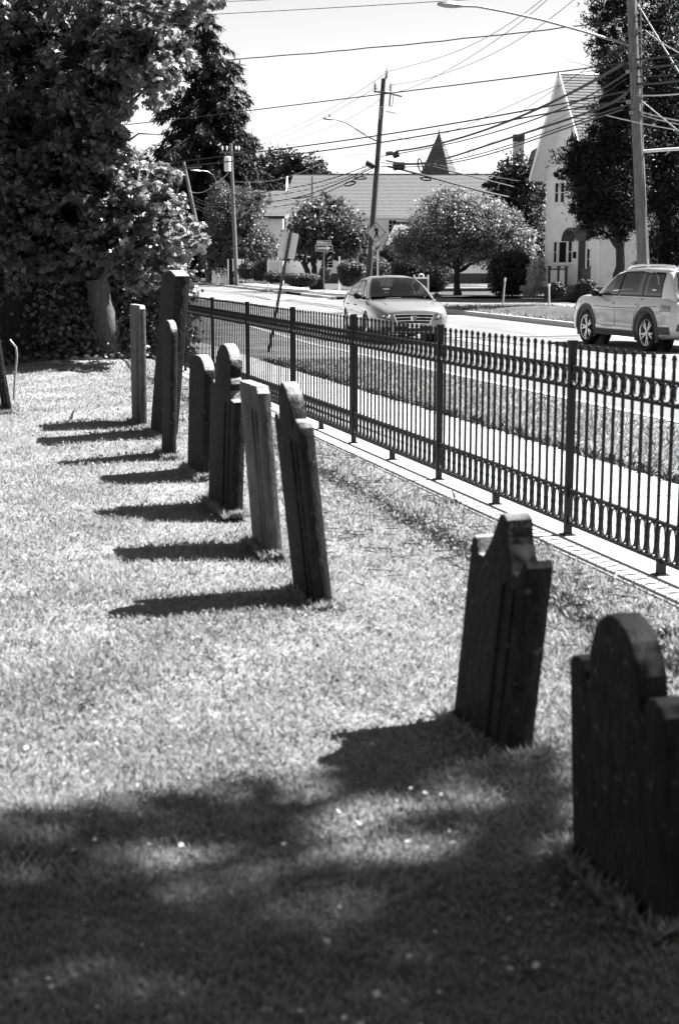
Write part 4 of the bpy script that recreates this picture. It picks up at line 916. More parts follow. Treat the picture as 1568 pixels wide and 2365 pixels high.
# ================================================================== VEHICLES (built lengthwise along local x, front at +x)
def interp(x, tab): return float(np.interp(x, [t[0] for t in tab], [t[1] for t in tab]))
class Car:
    def __init__(s, name, label, cat, loc, heading, spec, mp):
        s.S = spec; s.mp = mp
        s.root = empty(name, loc, label, cat, None, heading)   # heading: rotation of local +x
        s.root.scale = (spec.get('k', 1),)*3
    def put(s, mb, name, m, parent=None, smooth=False, label=None):
        me = mb.mesh(name, smooth) if isinstance(mb, MB) else mb
        return link(name, me, M[m] if isinstance(m, str) else m, parent or s.root, label, False)
    def sec(s, x):
        S = s.S; zb, zt, W = interp(x, S['zb']), interp(x, S['zt']), interp(x, S['w'])
        h = zt-zb
        return [(0, zb), (W*.86, zb), (W*.955, zb+.05), (W*.985, zb+.10*h+.03), (W*.992, zb+.36*h), (W*1.0, zb+.56*h), (W*.985, zb+.74*h), (W*.955, zb+.87*h), (W*.90, zt-.025), (W*.82, zt+.008), (W*.42, zt+.035), (0, zt+.042)]
    def side(s, x, z):
        q = s.sec(x)[2:9]; return float(np.interp(z, [p[1] for p in q], [p[0] for p in q]))
    def body(s):
        S = s.S; xs = S['xs']; mb = MB(); vs = []; n = None
        for x in xs:
            q = s.sec(x); ring = [(x, y, z) for y, z in q]+[(x, -y, z) for y, z in q[-2:0:-1]]; n = len(ring); vs += ring
        fs = [(i*n+k, i*n+(k+1)%n, (i+1)*n+(k+1)%n, (i+1)*n+k) for i in range(len(xs)-1) for k in range(n)]
        fs += [tuple(range(n))[::-1], tuple((len(xs)-1)*n+k for k in range(n))]
        mb.add(vs, fs); me = mb.mesh('body', True); o = link('body', me, M[s.mp], s.root, None, False)
        cut = MB()
        for wx in S['wheels']:
            for sg in (1, -1):
                c_ = [(wx+S['arch']*math.cos(2*math.pi*k/36), S['wr']+.01+S['arch']*math.sin(2*math.pi*k/36)) for k in range(36)]
                cut.prism(c_, (0, sg*.62, 0), (1,0,0), (0,0,1), (0,sg,0), .7)
        cme = cut.mesh('cutter'); co = bpy.data.objects.new('cutter', cme); C.objects.link(co)
        tmp = bpy.data.objects.new('tmp', me); C.objects.link(tmp); md = tmp.modifiers.new('b', 'BOOLEAN'); md.object = co; md.operation = 'DIFFERENCE'; md.solver = 'EXACT'
        dg = bpy.context.evaluated_depsgraph_get(); nm = bpy.data.meshes.new_from_object(tmp.evaluated_get(dg))
        if len(nm.polygons) > 50:
            o.data = nm; nm.name = 'body'; nm.shade_smooth(); nm.set_sharp_from_angle(angle=R(32))
            if not nm.materials: nm.materials.append(M[s.mp])
        bpy.data.objects.remove(tmp); bpy.data.objects.remove(co)
        # dark wheel wells
        for wx in S['wheels']:
            for sg in (1, -1):
                mb = MB(); mb.tube([(wx, sg*.50, S['wr']+.01), (wx, sg*(.6), S['wr']+.01)], S['arch']+.0, 28); s.put(mb, 'wheel_well', 'blackp')
    def gtop(s, x): return interp(x, s.S['top'])
    def ghw(s, x, z):
        S = s.S; zb = interp(x, S['zt'])-.02; w0 = interp(x, S['w'])*.90; zr = S['roof']; wr = S['rw']*min(1, interp(x, S['w'])/S['w'][3][1])
        t = min(1, max(0, (z-zb)/(zr-zb))); return w0+(wr-w0)*t+.035*math.sin(math.pi*t)
    def gsec(s, x):
        T = s.gtop(x); zb = interp(x, s.S['zt'])-.02; q = []
        for t in (0, .2, .4, .6, .8, 1):
            z = zb+(max(T-.07, zb+.001)-zb)*t; q.append((s.ghw(x, z), z))
        w = s.ghw(x, T-.05); q += [(w-.035, T-.028), (w-.10, T-.006), (w*.5, T+.018), (0, T+.026)]
        return q
    def greenhouse(s):
        S = s.S; xs = S['gx']; vs = []; n = None
        for x in xs:
            q = s.gsec(x); ring = [(x, y, z) for y, z in q]+[(x, -y, z) for y, z in q[-2::-1]]; n = len(ring); vs += ring
        def hole(i, k):
            xa, xb = sorted((xs[i], xs[i+1])); k = min(k, n-2-k)
            if any(lo <= xa+1e-4 and xb <= hi+1e-4 for lo, hi in S['open_top']): return k >= 7
            if any(lo <= xa+1e-4 and xb <= hi+1e-4 for lo, hi in S['open_side']): return 1 <= k <= 4
            return False
        fs = [(i*n+k, i*n+k+1, (i+1)*n+k+1, (i+1)*n+k) for i in range(len(xs)-1) for k in range(n-1) if not hole(i, k)]
        s.put(MB().add(vs, fs), 'roof', s.mp, smooth=True)
        # cabin: dark lining over the belt, seats, wheel
        x0, x1 = S['cabin']; mb = MB(); vs = []; fs = []
        for i in range(13):
            x = x0+(x1-x0)*i/12; w_ = interp(x, S['w'])*.88; z = interp(x, S['zt'])+.05; vs += [(x, -w_, z), (x, w_, z)]
            if i: b = 2*i; fs.append((b-2, b-1, b+1, b))
        mb.add(vs, fs); s.put(mb, 'cabin_lining', 'cabin')
        zb_ = interp(0, S['zt']); zr = S['roof']
        for sx in S['seats']:
            for sy in (.36, -.36):
                mb = MB(); mb.ball((sx, sy, zb_+.08), .24, 12, 8, (.34, .95, 1.0)); mb.ball((sx-.03, sy, zb_+.36), .12, 10, 6, (.5, 1.05, .8)); s.put(mb, 'seat', 'seat', smooth=True)
        mb = MB().tube([(S['dash']+.06*math.cos(t), .36+.18*math.cos(t+1.57), zb_+.06+.17*math.sin(t+1.57)) for t in np.linspace(0, 6.283, 17)], .014, 6); s.put(mb, 'steering_wheel', 'blackp', smooth=True)
        mb = MB().ball((S['dash']+.28, 0, zb_+.02), .25, 14, 8, (.9, 2.9, .45)); s.put(mb, 'dashboard', 'cabin', smooth=True)
        hx = S['dash']+.02; s.put(MB().ball((hx, 0, s.gtop(hx)-.12), .07, 10, 6, (.4, 1.6, .6)), 'rear_view_mirror', 'blackp', smooth=True)
    def side_glass(s, xb0, xb1, xt0, xt1, name='side_window', off=.010, zlo=.035, ztop=.10, frame=True):
        S = s.S
        for sg in (1, -1):
            def grid(e, o_, nm, m, nseg=8, nv=4):
                vs = []; fs = []
                for i in range(nseg+1):
                    for j in range(nv+1):
                        u, v = i/nseg, j/nv
                        xb = xb0-e+(xb1-xb0+2*e)*u; xt = xt0-e+(xt1-xt0+2*e)*u
                        z0 = interp((xb), S['zt'])+zlo-e; z1 = s.gtop(xt)-ztop+e
                        x = xb+(xt-xb)*v; z = z0+(z1-z0)*v; vs.append((x, sg*(s.ghw(x, z)+o_), z))
                for i in range(nseg):
                    for j in range(nv): a = i*(nv+1)+j; fs.append((a, a+nv+1, a+nv+2, a+1))
                return s.put(MB().add(vs, fs), nm, m, smooth=True)
            def edge_pt(e, u, v):
                xb = xb0-e+(xb1-xb0+2*e)*u if xb1 > xb0 else xb0+e+(xb1-xb0-2*e)*u; xt = xt0-e+(xt1-xt0+2*e)*u if xt1 > xt0 else xt0+e+(xt1-xt0-2*e)*u
                z0 = interp(xb, S['zt'])+zlo-e; z1 = s.gtop(xt)-ztop+e; x = xb+(xt-xb)*v; z = z0+(z1-z0)*v
                return (x, sg*(s.ghw(x, z)+off*.6), z)
            loop_ = [(i/8, 0) for i in range(8)]+[(1, j/4) for j in range(4)]+[(1-i/8, 1) for i in range(8)]+[(0, 1-j/4) for j in range(4)]
            if frame:
                vs = [edge_pt(.03, u, v) for u, v in loop_]+[edge_pt(-.012, u, v) for u, v in loop_]; m_ = len(loop_)
                s.put(MB().add(vs, [(i, (i+1) % m_, m_+(i+1) % m_, m_+i) for i in range(m_)]), 'window_seal', 'blackp')
            grid(0, off, name, 'glass')
    def slope_glass(s, x0, x1, name, mr=.09, off=.014):
        for e, o_, nm, m in ((0, off, name, 'glass'),):
            vs = []; fs = []; nx, ny = 8, 10
            for i in range(nx+1):
                x = x0+(x1-x0)*i/nx+(e if x0 > x1 else -e)*(1 if i == 0 else -1 if i == nx else 0)
                T = s.gtop(x); w = s.ghw(x, T-.03)-mr+e
                for j in range(ny+1):
                    v = -1+2*j/ny; y = v*w; z = T+.026-.012*abs(y/w)**2*1.2
                    vs.append((x+(o_*.8 if x0 > 0 else -o_*.8), y, z+o_))
            for i in range(nx):
                for j in range(ny): a = i*(ny+1)+j; fs.append((a, a+ny+1, a+ny+2, a+1))
            s.put(MB().add(vs, fs), nm, m, smooth=True)
    def wheels(s, spokes, style):
        S = s.S; r = S['wr']; rr = S['rim']
        tb = MB(); prof = [(rr, -.11), (r*.93, -.115), (r, -.085), (r, .085), (r*.93, .115), (rr, .11)]; n = 36; vs = []; fs = []
        for k in range(n):
            a = 2*math.pi*k/n
            for (q, y) in prof: vs.append((q*math.cos(a), y, q*math.sin(a)))
        m_ = len(prof)
        for k in range(n):
            for j in range(m_): fs.append((k*m_+j, k*m_+(j+1)%m_, ((k+1)%n)*m_+(j+1)%m_, ((k+1)%n)*m_+j))
        tb.add(vs, fs); tme = tb.mesh('tyre', True); tme.materials.append(M['rubber'])
        rb = MB()
        for k in range(spokes):
            a = 2*math.pi*k/spokes; ofs = [(-.10, .12), (.10, -.12)] if style == 'double' else [(0, 0)]
            for o0, o1 in ofs:
                p0 = Vector((.05*math.cos(a+o0), -.085, .05*math.sin(a+o0))); p1 = Vector((rr*.97*math.cos(a+o1*-1.5), -.092, rr*.97*math.sin(a+o1*-1.5)))
                d = (p1-p0).normalized(); sd2 = d.cross(Vector((0,1,0)))*(.022 if style == 'double' else .035)
                rb.add([p0-sd2, p0+sd2, p1+sd2*.8, p1-sd2*.8, p0-sd2+Vector((0,.03,0)), p0+sd2+Vector((0,.03,0)), p1+sd2*.8+Vector((0,.03,0)), p1-sd2*.8+Vector((0,.03,0))], [(0,1,2,3),(4,7,6,5),(0,4,5,1),(1,5,6,2),(2,6,7,3),(3,7,4,0)])
        rb.tube([(0,-.10,0),(0,-.05,0)], .055, 14)
        n = 36; vs = []; fs = []
        for k in range(n):
            a = 2*math.pi*k/n
            for (q, y) in ((rr*1.01,-.112),(rr*.94,-.10),(rr*.93,.05),(rr*1.01,.05)): vs.append((q*math.cos(a), y, q*math.sin(a)))
        for k in range(n):
            for j in range(4): fs.append((k*4+j, k*4+(j+1)%4, ((k+1)%n)*4+(j+1)%4, ((k+1)%n)*4+j))
        rb.add(vs, fs); rme = rb.mesh('rim', True); rme.materials.append(M['alloy'])
        dme = MB().tube([(0,-.03,0),(0,.02,0)], rr*.95, 28).mesh('brake_disc'); dme.materials.append(M['blackp'])
        for wx in S['wheels']:
            for sg in (1, -1):
                we_ = bpy.data.objects.new('wheel', None); C.objects.link(we_); we_.parent = s.root; we_.location = (wx, sg*(S['track']), r); we_.rotation_euler = (0, random.random()*2, 0 if sg < 0 else math.pi)
                for me in (tme, rme, dme): o = link(me.name.split('.')[0], me, None, we_, None, False)
    def arch_trim(s, m, r0, r1):
        S = s.S
        for wx in S['wheels']:
            for sg in (1, -1):
                vs = []; fs = []; n = 26
                for k in range(n+1):
                    a = math.pi*(-.16+1.32*k/n)
                    for q, o_ in ((r0, .0), (r0, .022), (r1, .022), (r1, .0)):
                        x = wx+q*math.cos(a); z = max(.2, S['wr']+.01+q*math.sin(a)); vs.append((x, sg*(s.side(x, z)+o_), z))
                for k in range(n):
                    for j in range(3): fs.append((k*4+j, k*4+j+1, (k+1)*4+j+1, (k+1)*4+j))
                s.put(MB().add(vs, fs), 'wheel_arch_trim', m, smooth=True)
    def line_on_side(s, pts, r, name, m, off=.002):
        for sg in (1, -1):
            s.put(MB().tube([(x, sg*((s.side(x, z) if z < interp(x, s.S['zt'])-.02 else s.ghw(x, z))+off), z) for x, z in pts], r, 5), name, m)
    def panel_side(s, poly_fn, name, m, off, nu=12, nv=3, sides=(1, -1)):
        for sg in sides:
            vs = []; fs = []
            for i in range(nu+1):
                for j in range(nv+1):
                    x, z = poly_fn(i/nu, j/nv); vs.append((x, sg*(s.side(x, z)+off), z))
            for i in range(nu):
                for j in range(nv): a = i*(nv+1)+j; fs.append((a, a+nv+1, a+nv+2, a+1))
            s.put(MB().add(vs, fs), name, m, smooth=True)
    def mirrors(s, x, z, m):
        for sg in (1, -1):
            y = s.ghw(x, z); mb = MB()
            mb.ball((x+.02, sg*(y+.17), z+.03), .105, 12, 8, (.62, 1.05, .78)); mb.tube([(x+.02, sg*(y-.02), z-.03), (x+.03, sg*(y+.10), z-.01)], [.045, .03], 8)
            mo = s.put(mb, 'door_mirror', m, smooth=True)
            s.put(MB().ball((x-.035, sg*(y+.17), z+.03), .085, 12, 6, (.18, 1, .75)), 'mirror_glass', 'glass', mo)
    def handles(s, xs, z):
        for x in xs:
            for sg in (1, -1):
                y = s.side(x, z); s.put(MB().box((x-.09, min(sg*(y+.0), sg*(y+.035)), z-.016), (x+.09, max(sg*y, sg*(y+.035)), z+.016)), 'door_handle', s.mp)
road_z = -.15
# ---- sedan, facing the camera
a_ = R(9.5)
spec = dict(k=1.0,
  zb=[(-2.5,.42),(-2.3,.26),(-1.9,.22),(2.1,.22),(2.4,.24),(2.5,.28)],
  zt=[(-2.5,.98),(-2.42,1.05),(-2.2,1.08),(-.8,1.04),(.9,.98),(1.25,.99),(1.7,.955),(2.0,.91),(2.25,.86),(2.40,.81),(2.47,.77),(2.5,.72)],
  w=[(-2.5,.66),(-2.42,.80),(-2.2,.88),(-1.4,.95),(1.4,.95),(1.9,.93),(2.15,.89),(2.32,.84),(2.43,.77),(2.5,.68)],
  open_top=[(.1,1.2),(-2.1,-1.4)], open_side=[(-.3,.7),(-1.15,-.3),(-1.65,-1.4)], cabin=(-2.2,1.15), seats=(-.25,-1.15), dash=.55,
  xs=[-2.5,-2.46,-2.38,-2.25,-2.0,-1.7,-1.4,-.8,-.2,.4,.9,1.2,1.5,1.8,2.0,2.15,2.27,2.36,2.43,2.48,2.5],
  wheels=(1.42,-1.38), wr=.345, arch=.40, rim=.24, track=.80, roof=1.50, rw=.60,
  top=[(-2.44,1.07),(-2.3,1.11),(-1.9,1.22),(-1.4,1.38),(-.9,1.49),(-.3,1.545),(.1,1.50),(.5,1.36),(.9,1.15),(1.22,1.0)],
  gx=[-2.42,-2.3,-2.1,-1.9,-1.65,-1.4,-1.15,-.9,-.6,-.3,-.1,.1,.3,.5,.7,.9,1.05,1.2])
front = Vector((1.72, 33.4, road_z)); cpos = front+2.5*Vector((-math.sin(a_), math.cos(a_), 0))
sed = Car('sedan_car', 'silver sloping-back sedan coming towards the fence with chrome-barred grille', 'car', cpos, math.atan2(-math.cos(a_), math.sin(a_)), spec, 'silver')
sed.body(); sed.greenhouse()
sed.slope_glass(1.12, .16, 'windshield', .09); sed.slope_glass(-2.2, -1.35, 'rear_window', .12)
sed.side_glass(.72, -.32, .12, -.36, 'front_window'); sed.side_glass(-.40, -1.30, -.44, -1.20, 'rear_door_window'); sed.side_glass(-1.36, -1.86, -1.26, -1.62, 'quarter_window', ztop=.09)
sed.wheels(5, 'single')
sed.mirrors(.72, 1.06, 'blackp'); sed.handles((-.1, -1.15), .86)
for pts in ([(1.0,.98),(1.02,.72),(.92,.30)], [(-.36,1.02),(-.34,.72),(-.36,.30)], [(-1.22,1.03),(-1.25,.85),(-.98,.60),(-.95,.30)]): sed.line_on_side(pts, .006, 'door_seam', 'blackp')
sed.line_on_side([(2.0,.62),(1.0,.74),(0,.78),(-1.2,.80),(-2.1,.84)], .007, 'crease', 'silver')
def face(x, y, z): return Vector((x, y, z))
def nose_x(y, z):
    """surface of the nose at given y, z"""
    for x in np.arange(2.52, 1.2, -.01):
        q = sed.sec(min(x, 2.5)); w_ = np.interp(z, [p[1] for p in q[2:9]], [p[0] for p in q[2:9]])
        if x <= 2.5 and abs(y) <= w_ and q[1][1] <= z <= q[-1][1]: return x
    return 1.3
def nose_patch(car, fn, name, m, off, nu=14, nv=4, parent=None, smooth=True):
    vs = []; fs = []
    for i in range(nu+1):
        for j in range(nv+1):
            y, z = fn(i/nu, j/nv); vs.append((nose_x(y, z)+off, y, z))
    for i in range(nu):
        for j in range(nv): a = i*(nv+1)+j; fs.append((a, a+nv+1, a+nv+2, a+1))
    return car.put(MB().add(vs, fs), name, m, parent, smooth)
# bonnet edge band above the grille
def gr(u, v): h_ = .47+.22*v; w_ = .38+.09*v; return ((u*2-1)*w_, h_+.012*(1-(u*2-1)**2))
g = nose_patch(sed, gr, 'grille', 'blackp', .012)
for v in (0.0, .33, .66, 1.0):
    pts = [];
    for i in range(15): y, z = gr(i/14, v); pts.append((nose_x(y, z)+.022, y, z))
    sed.put(MB().tube(pts, .011 if v in (0., 1.) else .009, 6), 'grille_bar', 'chrome', g, True)
for u in (0, 1): 
    pts = []
    for i in range(5): y, z = gr(u, i/4); pts.append((nose_x(y, z)+.022, y, z))
    sed.put(MB().tube(pts, .011, 6), 'grille_bar', 'chrome', g, True)
# the badge: a letter H inside a rounded trapezoid
bx = nose_x(0, .58)+.04; mb = MB()
mb.tube([(bx, -.062, .652), (bx, .062, .652), (bx, .048, .538), (bx, -.048, .538), (bx, -.062, .652)], .008, 6)
mb.tube([(bx+.004, -.036, .642), (bx+.004, -.026, .55)], .009, 6); mb.tube([(bx+.004, .036, .642), (bx+.004, .026, .55)], .009, 6); mb.tube([(bx+.004, -.03, .597), (bx+.004, .03, .597)], .008, 6)
sed.put(mb, 'badge', 'chrome', g, True)
for sg in (1, -1):
    def hl(u, v, sg=sg): y = .50+.33*u; return (sg*y, .56+.075*u+(.15*(1-.5*u))*v)
    def pt(u, v):
        y, z = hl(u, v); return (nose_x(y, z)+.012, y, z)
    lo = nose_patch(sed, hl, 'headlight', 'lamp', .012)
    sed.put(MB().tube([pt(i/8, 0) for i in range(9)], .010, 5), 'headlight_edge', 'blackp', lo)
    for uu, rr_ in ((.28, .038), (.62, .032)):
        p = Vector(pt(uu, .5)); sed.put(MB().ball(p, rr_, 10, 6, (.5,1,1)), 'headlight_bulb', 'chrome', lo, True)
    def fg(u, v, sg=sg): return (sg*(.55+.20*u), .30+.10*v)
    fo = nose_patch(sed, fg, 'fog_lamp', 'blackp', .012)
    y, z = fg(.5, .5); sed.put(MB().ball((nose_x(y, z)+.02, y, z), .035, 10, 6, (.4,1,1)), 'lamp', 'lamp', fo, True)
nose_patch(sed, lambda u, v: ((u*2-1)*.46, .30+.12*v), 'lower_intake', 'blackp', .012)
nose_patch(sed, lambda u, v: ((u*2-1)*.60, .235+.03*v), 'skid_trim', 'silver', .02)
px0 = nose_x(0, .46)+.025; pl = sed.put(MB().box((px0,-.15,.375),(px0+.012,.15,.49)), 'number_plate', 'signw')
for pts in ([(.9,.98),(1.22,.955)],): pass
for sg in (1,-1): sed.put(MB().tube([(1.25, sg*.62, 1.022), (1.8, sg*.60, .987), (2.15, sg*.56, .906)], .006, 5), 'bonnet_seam', 'silver')
for sg in (1,-1): sed.put(MB().tube([(1.2, sg*.1+.3*sg, 1.035), (1.13, sg*.0, 1.05)], .008, 5), 'wiper', 'blackp')
# ---- white SUV, driving away
a_ = R(15.5); fwd = Vector((-math.sin(a_), math.cos(a_), 0)); left = Vector((-math.cos(a_), -math.sin(a_), 0))
spec = dict(k=1.0,
  zb=[(-2.55,.50),(-2.4,.34),(-2.0,.26),(2.1,.26),(2.45,.30),(2.55,.36)],
  zt=[(-2.55,1.02),(-2.48,1.10),(-2.3,1.14),(1.0,1.14),(1.2,1.15),(1.7,1.14),(2.1,1.10),(2.35,1.02),(2.48,.90),(2.55,.78)],
  w=[(-2.55,.82),(-2.46,.93),(-2.2,.975),(-1.4,.985),(1.4,.985),(2.0,.96),(2.3,.90),(2.45,.80),(2.55,.68)],
  open_top=[(.3,1.12),(-2.42,-2.2)], open_side=[(-.1,.7),(-.9,-.1),(-1.9,-1.3)], cabin=(-2.4,1.1), seats=(-.15,-1.15,-1.95), dash=.6,
  xs=[-2.55,-2.52,-2.44,-2.3,-2.1,-1.9,-1.6,-1.2,-.8,-.2,.4,.9,1.2,1.5,1.8,2.0,2.15,2.3,2.4,2.48,2.55],
  wheels=(1.50,-1.48), wr=.395, arch=.46, rim=.285, track=.845, roof=1.74, rw=.70,
  top=[(-2.5,1.14),(-2.42,1.30),(-2.28,1.55),(-2.15,1.68),(-1.9,1.735),(-.9,1.765),(-.1,1.755),(.3,1.68),(.7,1.46),(1.0,1.28),(1.24,1.16)],
  gx=[-2.49,-2.42,-2.35,-2.28,-2.2,-2.12,-2.0,-1.9,-1.6,-1.3,-.9,-.5,-.1,.1,.3,.5,.7,.85,1.0,1.12,1.23])
spos = Vector((6.6, 30.8, road_z))+1.48*fwd-.93*left
suv = Car('suv_car', 'white sport utility vehicle with roof rails and grey arch trim driving away at right', 'car', spos, math.atan2(fwd.y, fwd.x), spec, 'whitep')
suv.body(); suv.greenhouse()
suv.slope_glass(1.16, .36, 'windshield', .10); suv.slope_glass(-2.44, -2.18, 'rear_window', .12)
suv.side_glass(.86, .02, .32, -.02, 'front_window', ztop=.115); suv.side_glass(-.08, -1.12, -.12, -1.10, 'rear_door_window', ztop=.115); suv.side_glass(-1.18, -1.95, -1.16, -1.90, 'quarter_window', ztop=.125)
suv.wheels(5, 'double'); suv.arch_trim('plast', .455, .545)
suv.mirrors(.86, 1.17, 'blackp'); suv.handles((.18, -.92), .98)
suv.panel_side(lambda u, v: (1.02-2.02*u, .27+.13*v), 'sill_cladding', 'plast', .02)
suv.panel_side(lambda u, v: (.92-1.82*u, .43+.055*v), 'sill_strip', 'chrome', .016, nv=2)
suv.panel_side(lambda u, v: (-2.0-.44*u, .38+.16*v), 'bumper_cladding', 'plast', .012)
suv.line_on_side([(1.95,.98),(1.0,.90),(0,.885),(-1.0,.90),(-1.9,.96)], .009, 'crease', 'plast', -.003)
for pts in ([(.98,1.12),(1.0,.8),(.95,.42)], [(-.03,1.13),(-.02,.8),(-.03,.42)], [(-1.15,1.13),(-1.12,.95),(-.95,.75),(-.93,.42)]): suv.line_on_side(pts, .006, 'door_seam', 'blackp')
suv.panel_side(lambda u, v: (-2.08-.36*u, .86+(.14-.02*u)*v), 'tail_light', 'redl', .012)
for sg in (1, -1):
    y = .60; suv.put(MB().tube([(.15, sg*y, 1.735), (.0, sg*y, 1.80), (-.5, sg*y, 1.825), (-1.5, sg*y, 1.82), (-1.95, sg*y, 1.80), (-2.05, sg*y, 1.745)], .021, 8), 'roof_rail', 'alloy', smooth=True)
    suv.put(MB().tube([(-2.50, sg*.62, .42), (-2.575, sg*.60, .42)], .055, 12), 'exhaust_tip', 'chrome', smooth=True)
suv.put(MB().box((-2.58,-.7,.90),(-2.545,.7,.94)), 'tailgate_bar', 'redl'); suv.put(MB().box((-2.57,-.8,.46),(-2.50,.8,.60)), 'rear_bumper_trim', 'plast')
suv.put(MB().box((-2.585,-.2,.62),(-2.55,.2,.74)), 'number_plate', 'signw')
suv.put(MB().box((-2.42,-.6,1.70),(-2.12,.6,1.74)), 'spoiler', 'whitep')

# ================================================================== PERSON far down the pavement
def person(loc, h, label):
    k = h/1.75; root = empty('person', loc, label, 'person')
    J = [((0,0,.95),.13,-1),((0,0,1.15),.125,0),((0,0,1.40),.15,1),((0,0,1.52),.055,2),((0,0,1.62),.09,3),((0,-.01,1.70),.085,4),
         ((-.19,0,1.42),.06,2),((-.24,-.02,1.16),.045,6),((-.22,-.12,.95),.035,7),((-.215,-.15,.86),.035,8),
         ((.19,0,1.42),.06,2),((.25,.02,1.16),.045,10),((.24,.0,.93),.035,11),((.24,-.01,.84),.035,12),
         ((-.10,0,.88),.10,0),((-.11,-.06,.50),.065,14),((-.11,.02,.09),.045,15),((-.11,-.13,.04),.04,16),
         ((.10,0,.88),.10,0),((.12,.10,.50),.065,18),((.12,.22,.10),.045,19),((.12,.10,.04),.04,20)]
    me = bpy.data.meshes.new('body'); me.from_pydata([tuple(c*k for c in j[0]) for j in J], [(j[2], i) for i, j in enumerate(J) if j[2] >= 0], []); me.update()
    o = bpy.data.objects.new('tmp', me); C.objects.link(o); md = o.modifiers.new('s', 'SKIN'); o.modifiers.new('u', 'SUBSURF').levels = 1
    for i, j in enumerate(J): me.skin_vertices[0].data[i].radius = (j[1]*k, j[1]*k*.85)
    me.skin_vertices[0].data[0].use_root = True
    nm = bpy.data.meshes.new_from_object(o.evaluated_get(bpy.context.evaluated_depsgraph_get())); bpy.data.objects.remove(o)
    b = link('body', nm, M['cloth'], root, None, False); nm.name = 'body'; nm.shade_smooth()
    hd = MB().ball((0,-.005*k,1.66*k), .105*k, 12, 8, (.85,1,1.15)); link('head', hd.mesh('head', True), M['skin'], root, None, False)
    link('hair', MB().ball((0,.02*k,1.695*k), .108*k, 12, 8, (.9,1,1.0)).mesh('hair', True), M['blackp'], root, None, False)
    return root
q = P(451, 642, 165); q.z = -.02; person(q, 1.75, 'small distant person in dark clothes walking on the pavement beside the white pickets')

# ================================================================== POLES AND LAMPS
def pole(label, top, base, r0, r1, m='post', name='utility_pole', smooth=True):
    root = empty(name, (base[0], base[1], 0), label, 'utility pole')
    b = Vector(base); t = Vector(top); mb = MB(); n = 8
    pts = [b.lerp(t, i/n) for i in range(n+1)]; pts[0] = b-(t-b).normalized()*.3; mb.tube(pts, [r0+(r1-r0)*i/n for i in range(n+1)], 16)
    mb.build('pole_shaft', M[m], root, smooth=True); return root
def lamp_arm(root, pts, head, r=.035, tilt=(0, -1, 0), ln=.62, m='metal'):
    MB().tube(pts, r, 8).build('lamp_arm', M[m], root, smooth=True)
    h = Vector(head); d = (Vector(pts[-1])-Vector(pts[-2])).normalized(); d = Vector((d.x, d.y, d.z*.3)).normalized()
    mb = MB(); vs = []; fs = []; n = 12
    for i, (t, w_, hh) in enumerate(((-.05,.05,.05),(.08,.09,.075),(.3,.15,.11),(.55,.16,.11),(.78,.12,.07),(.86,.03,.03))):
        sd2 = Vector((-d.y, d.x, 0)).normalized(); up = Vector((0,0,1))
        for k in range(n):
            a = 2*math.pi*k/n; vs.append(h+d*t*ln/.8+sd2*math.cos(a)*w_+up*math.sin(a)*hh*(1 if math.sin(a) > 0 else .55))
    for i in range(5):
        for k in range(n): fs.append((i*n+k, i*n+(k+1)%n, (i+1)*n+(k+1)%n, (i+1)*n+k))
    mb.add(vs, fs); hd = mb.build('lamp_head', M[m], root, smooth=True)
    c_ = h+d*.25+Vector((0,0,.16)); MB().tube([c_-Vector((0,0,.08)), c_+Vector((0,0,.06))], .045, 8).build('photocell', M['plast'], root)
def insulator(mb, c, up=Vector((0,0,1)), k=1.0):
    c = Vector(c)
    for j in range(3): mb.tube([c+up*(.07*j*k), c+up*((.07*j+.03)*k)], [.075*k, .05*k], 8)
    mb.tube([c-up*.1*k, c+up*.24*k], .02*k, 6)
# near pole
Y = 38; nb = P(1492, 745, Y); nb.z = -.05; ntp = P(1447, -250, Y-.2)
near = pole('weathered grey wooden utility pole behind the SUV at the right, carrying a long lamp arm', ntp, nb, .165, .115)
j = P(1452, 103, Y)
lamp_arm(near, [j, P(1405, 90, Y-.4), P(1340, 70, Y-.9), P(1250, 45, Y-1.6), P(1160, 25, Y-2.2), P(1100, 14, Y-2.6), P(1066, 13, Y-2.8)], P(1066, 14, Y-2.8), .036)
mb = MB()
for (x, y, dx) in ((1462,150,14),(1462,165,-12),(1464,195,12),(1466,222,14),(1463,235,-12),(1468,260,-10),(1470,262,12),(1461,70,12)):
    p = P(x, y, Y-.2); mb.box((-.05,-.05,-.04),(.05,.05,.04), Matrix.Translation(p+Vector((dx/87,0,0)))); mb.tube([p, p+Vector((dx/87,0,0))], .015, 5)
mb.build('cable_clamps', M['metal'], near)
MB().tube([P(1480, 350, Y-.1), P(1530, 346, Y-.3), P(1600, 342, Y-.6), P(1680, 336, Y-1)], .042, 10).build('mast_arm', M['alum'], near, smooth=True)
MB().tube([P(1475,0,Y-.18)+Vector((.0,0,.6)), P(1484,360,Y-.18), P(1498,600,Y-.18)], .012, 6).build('ground_wire', M['metal'], near)
for yy in (78, 208, 236): 
    p = P(1458+(yy-78)*.04, yy, Y); MB().tube([p-Vector((0,0,.04)), p+Vector((0,0,.04))], .15, 14).build('pole_band', M['postdk'], near)
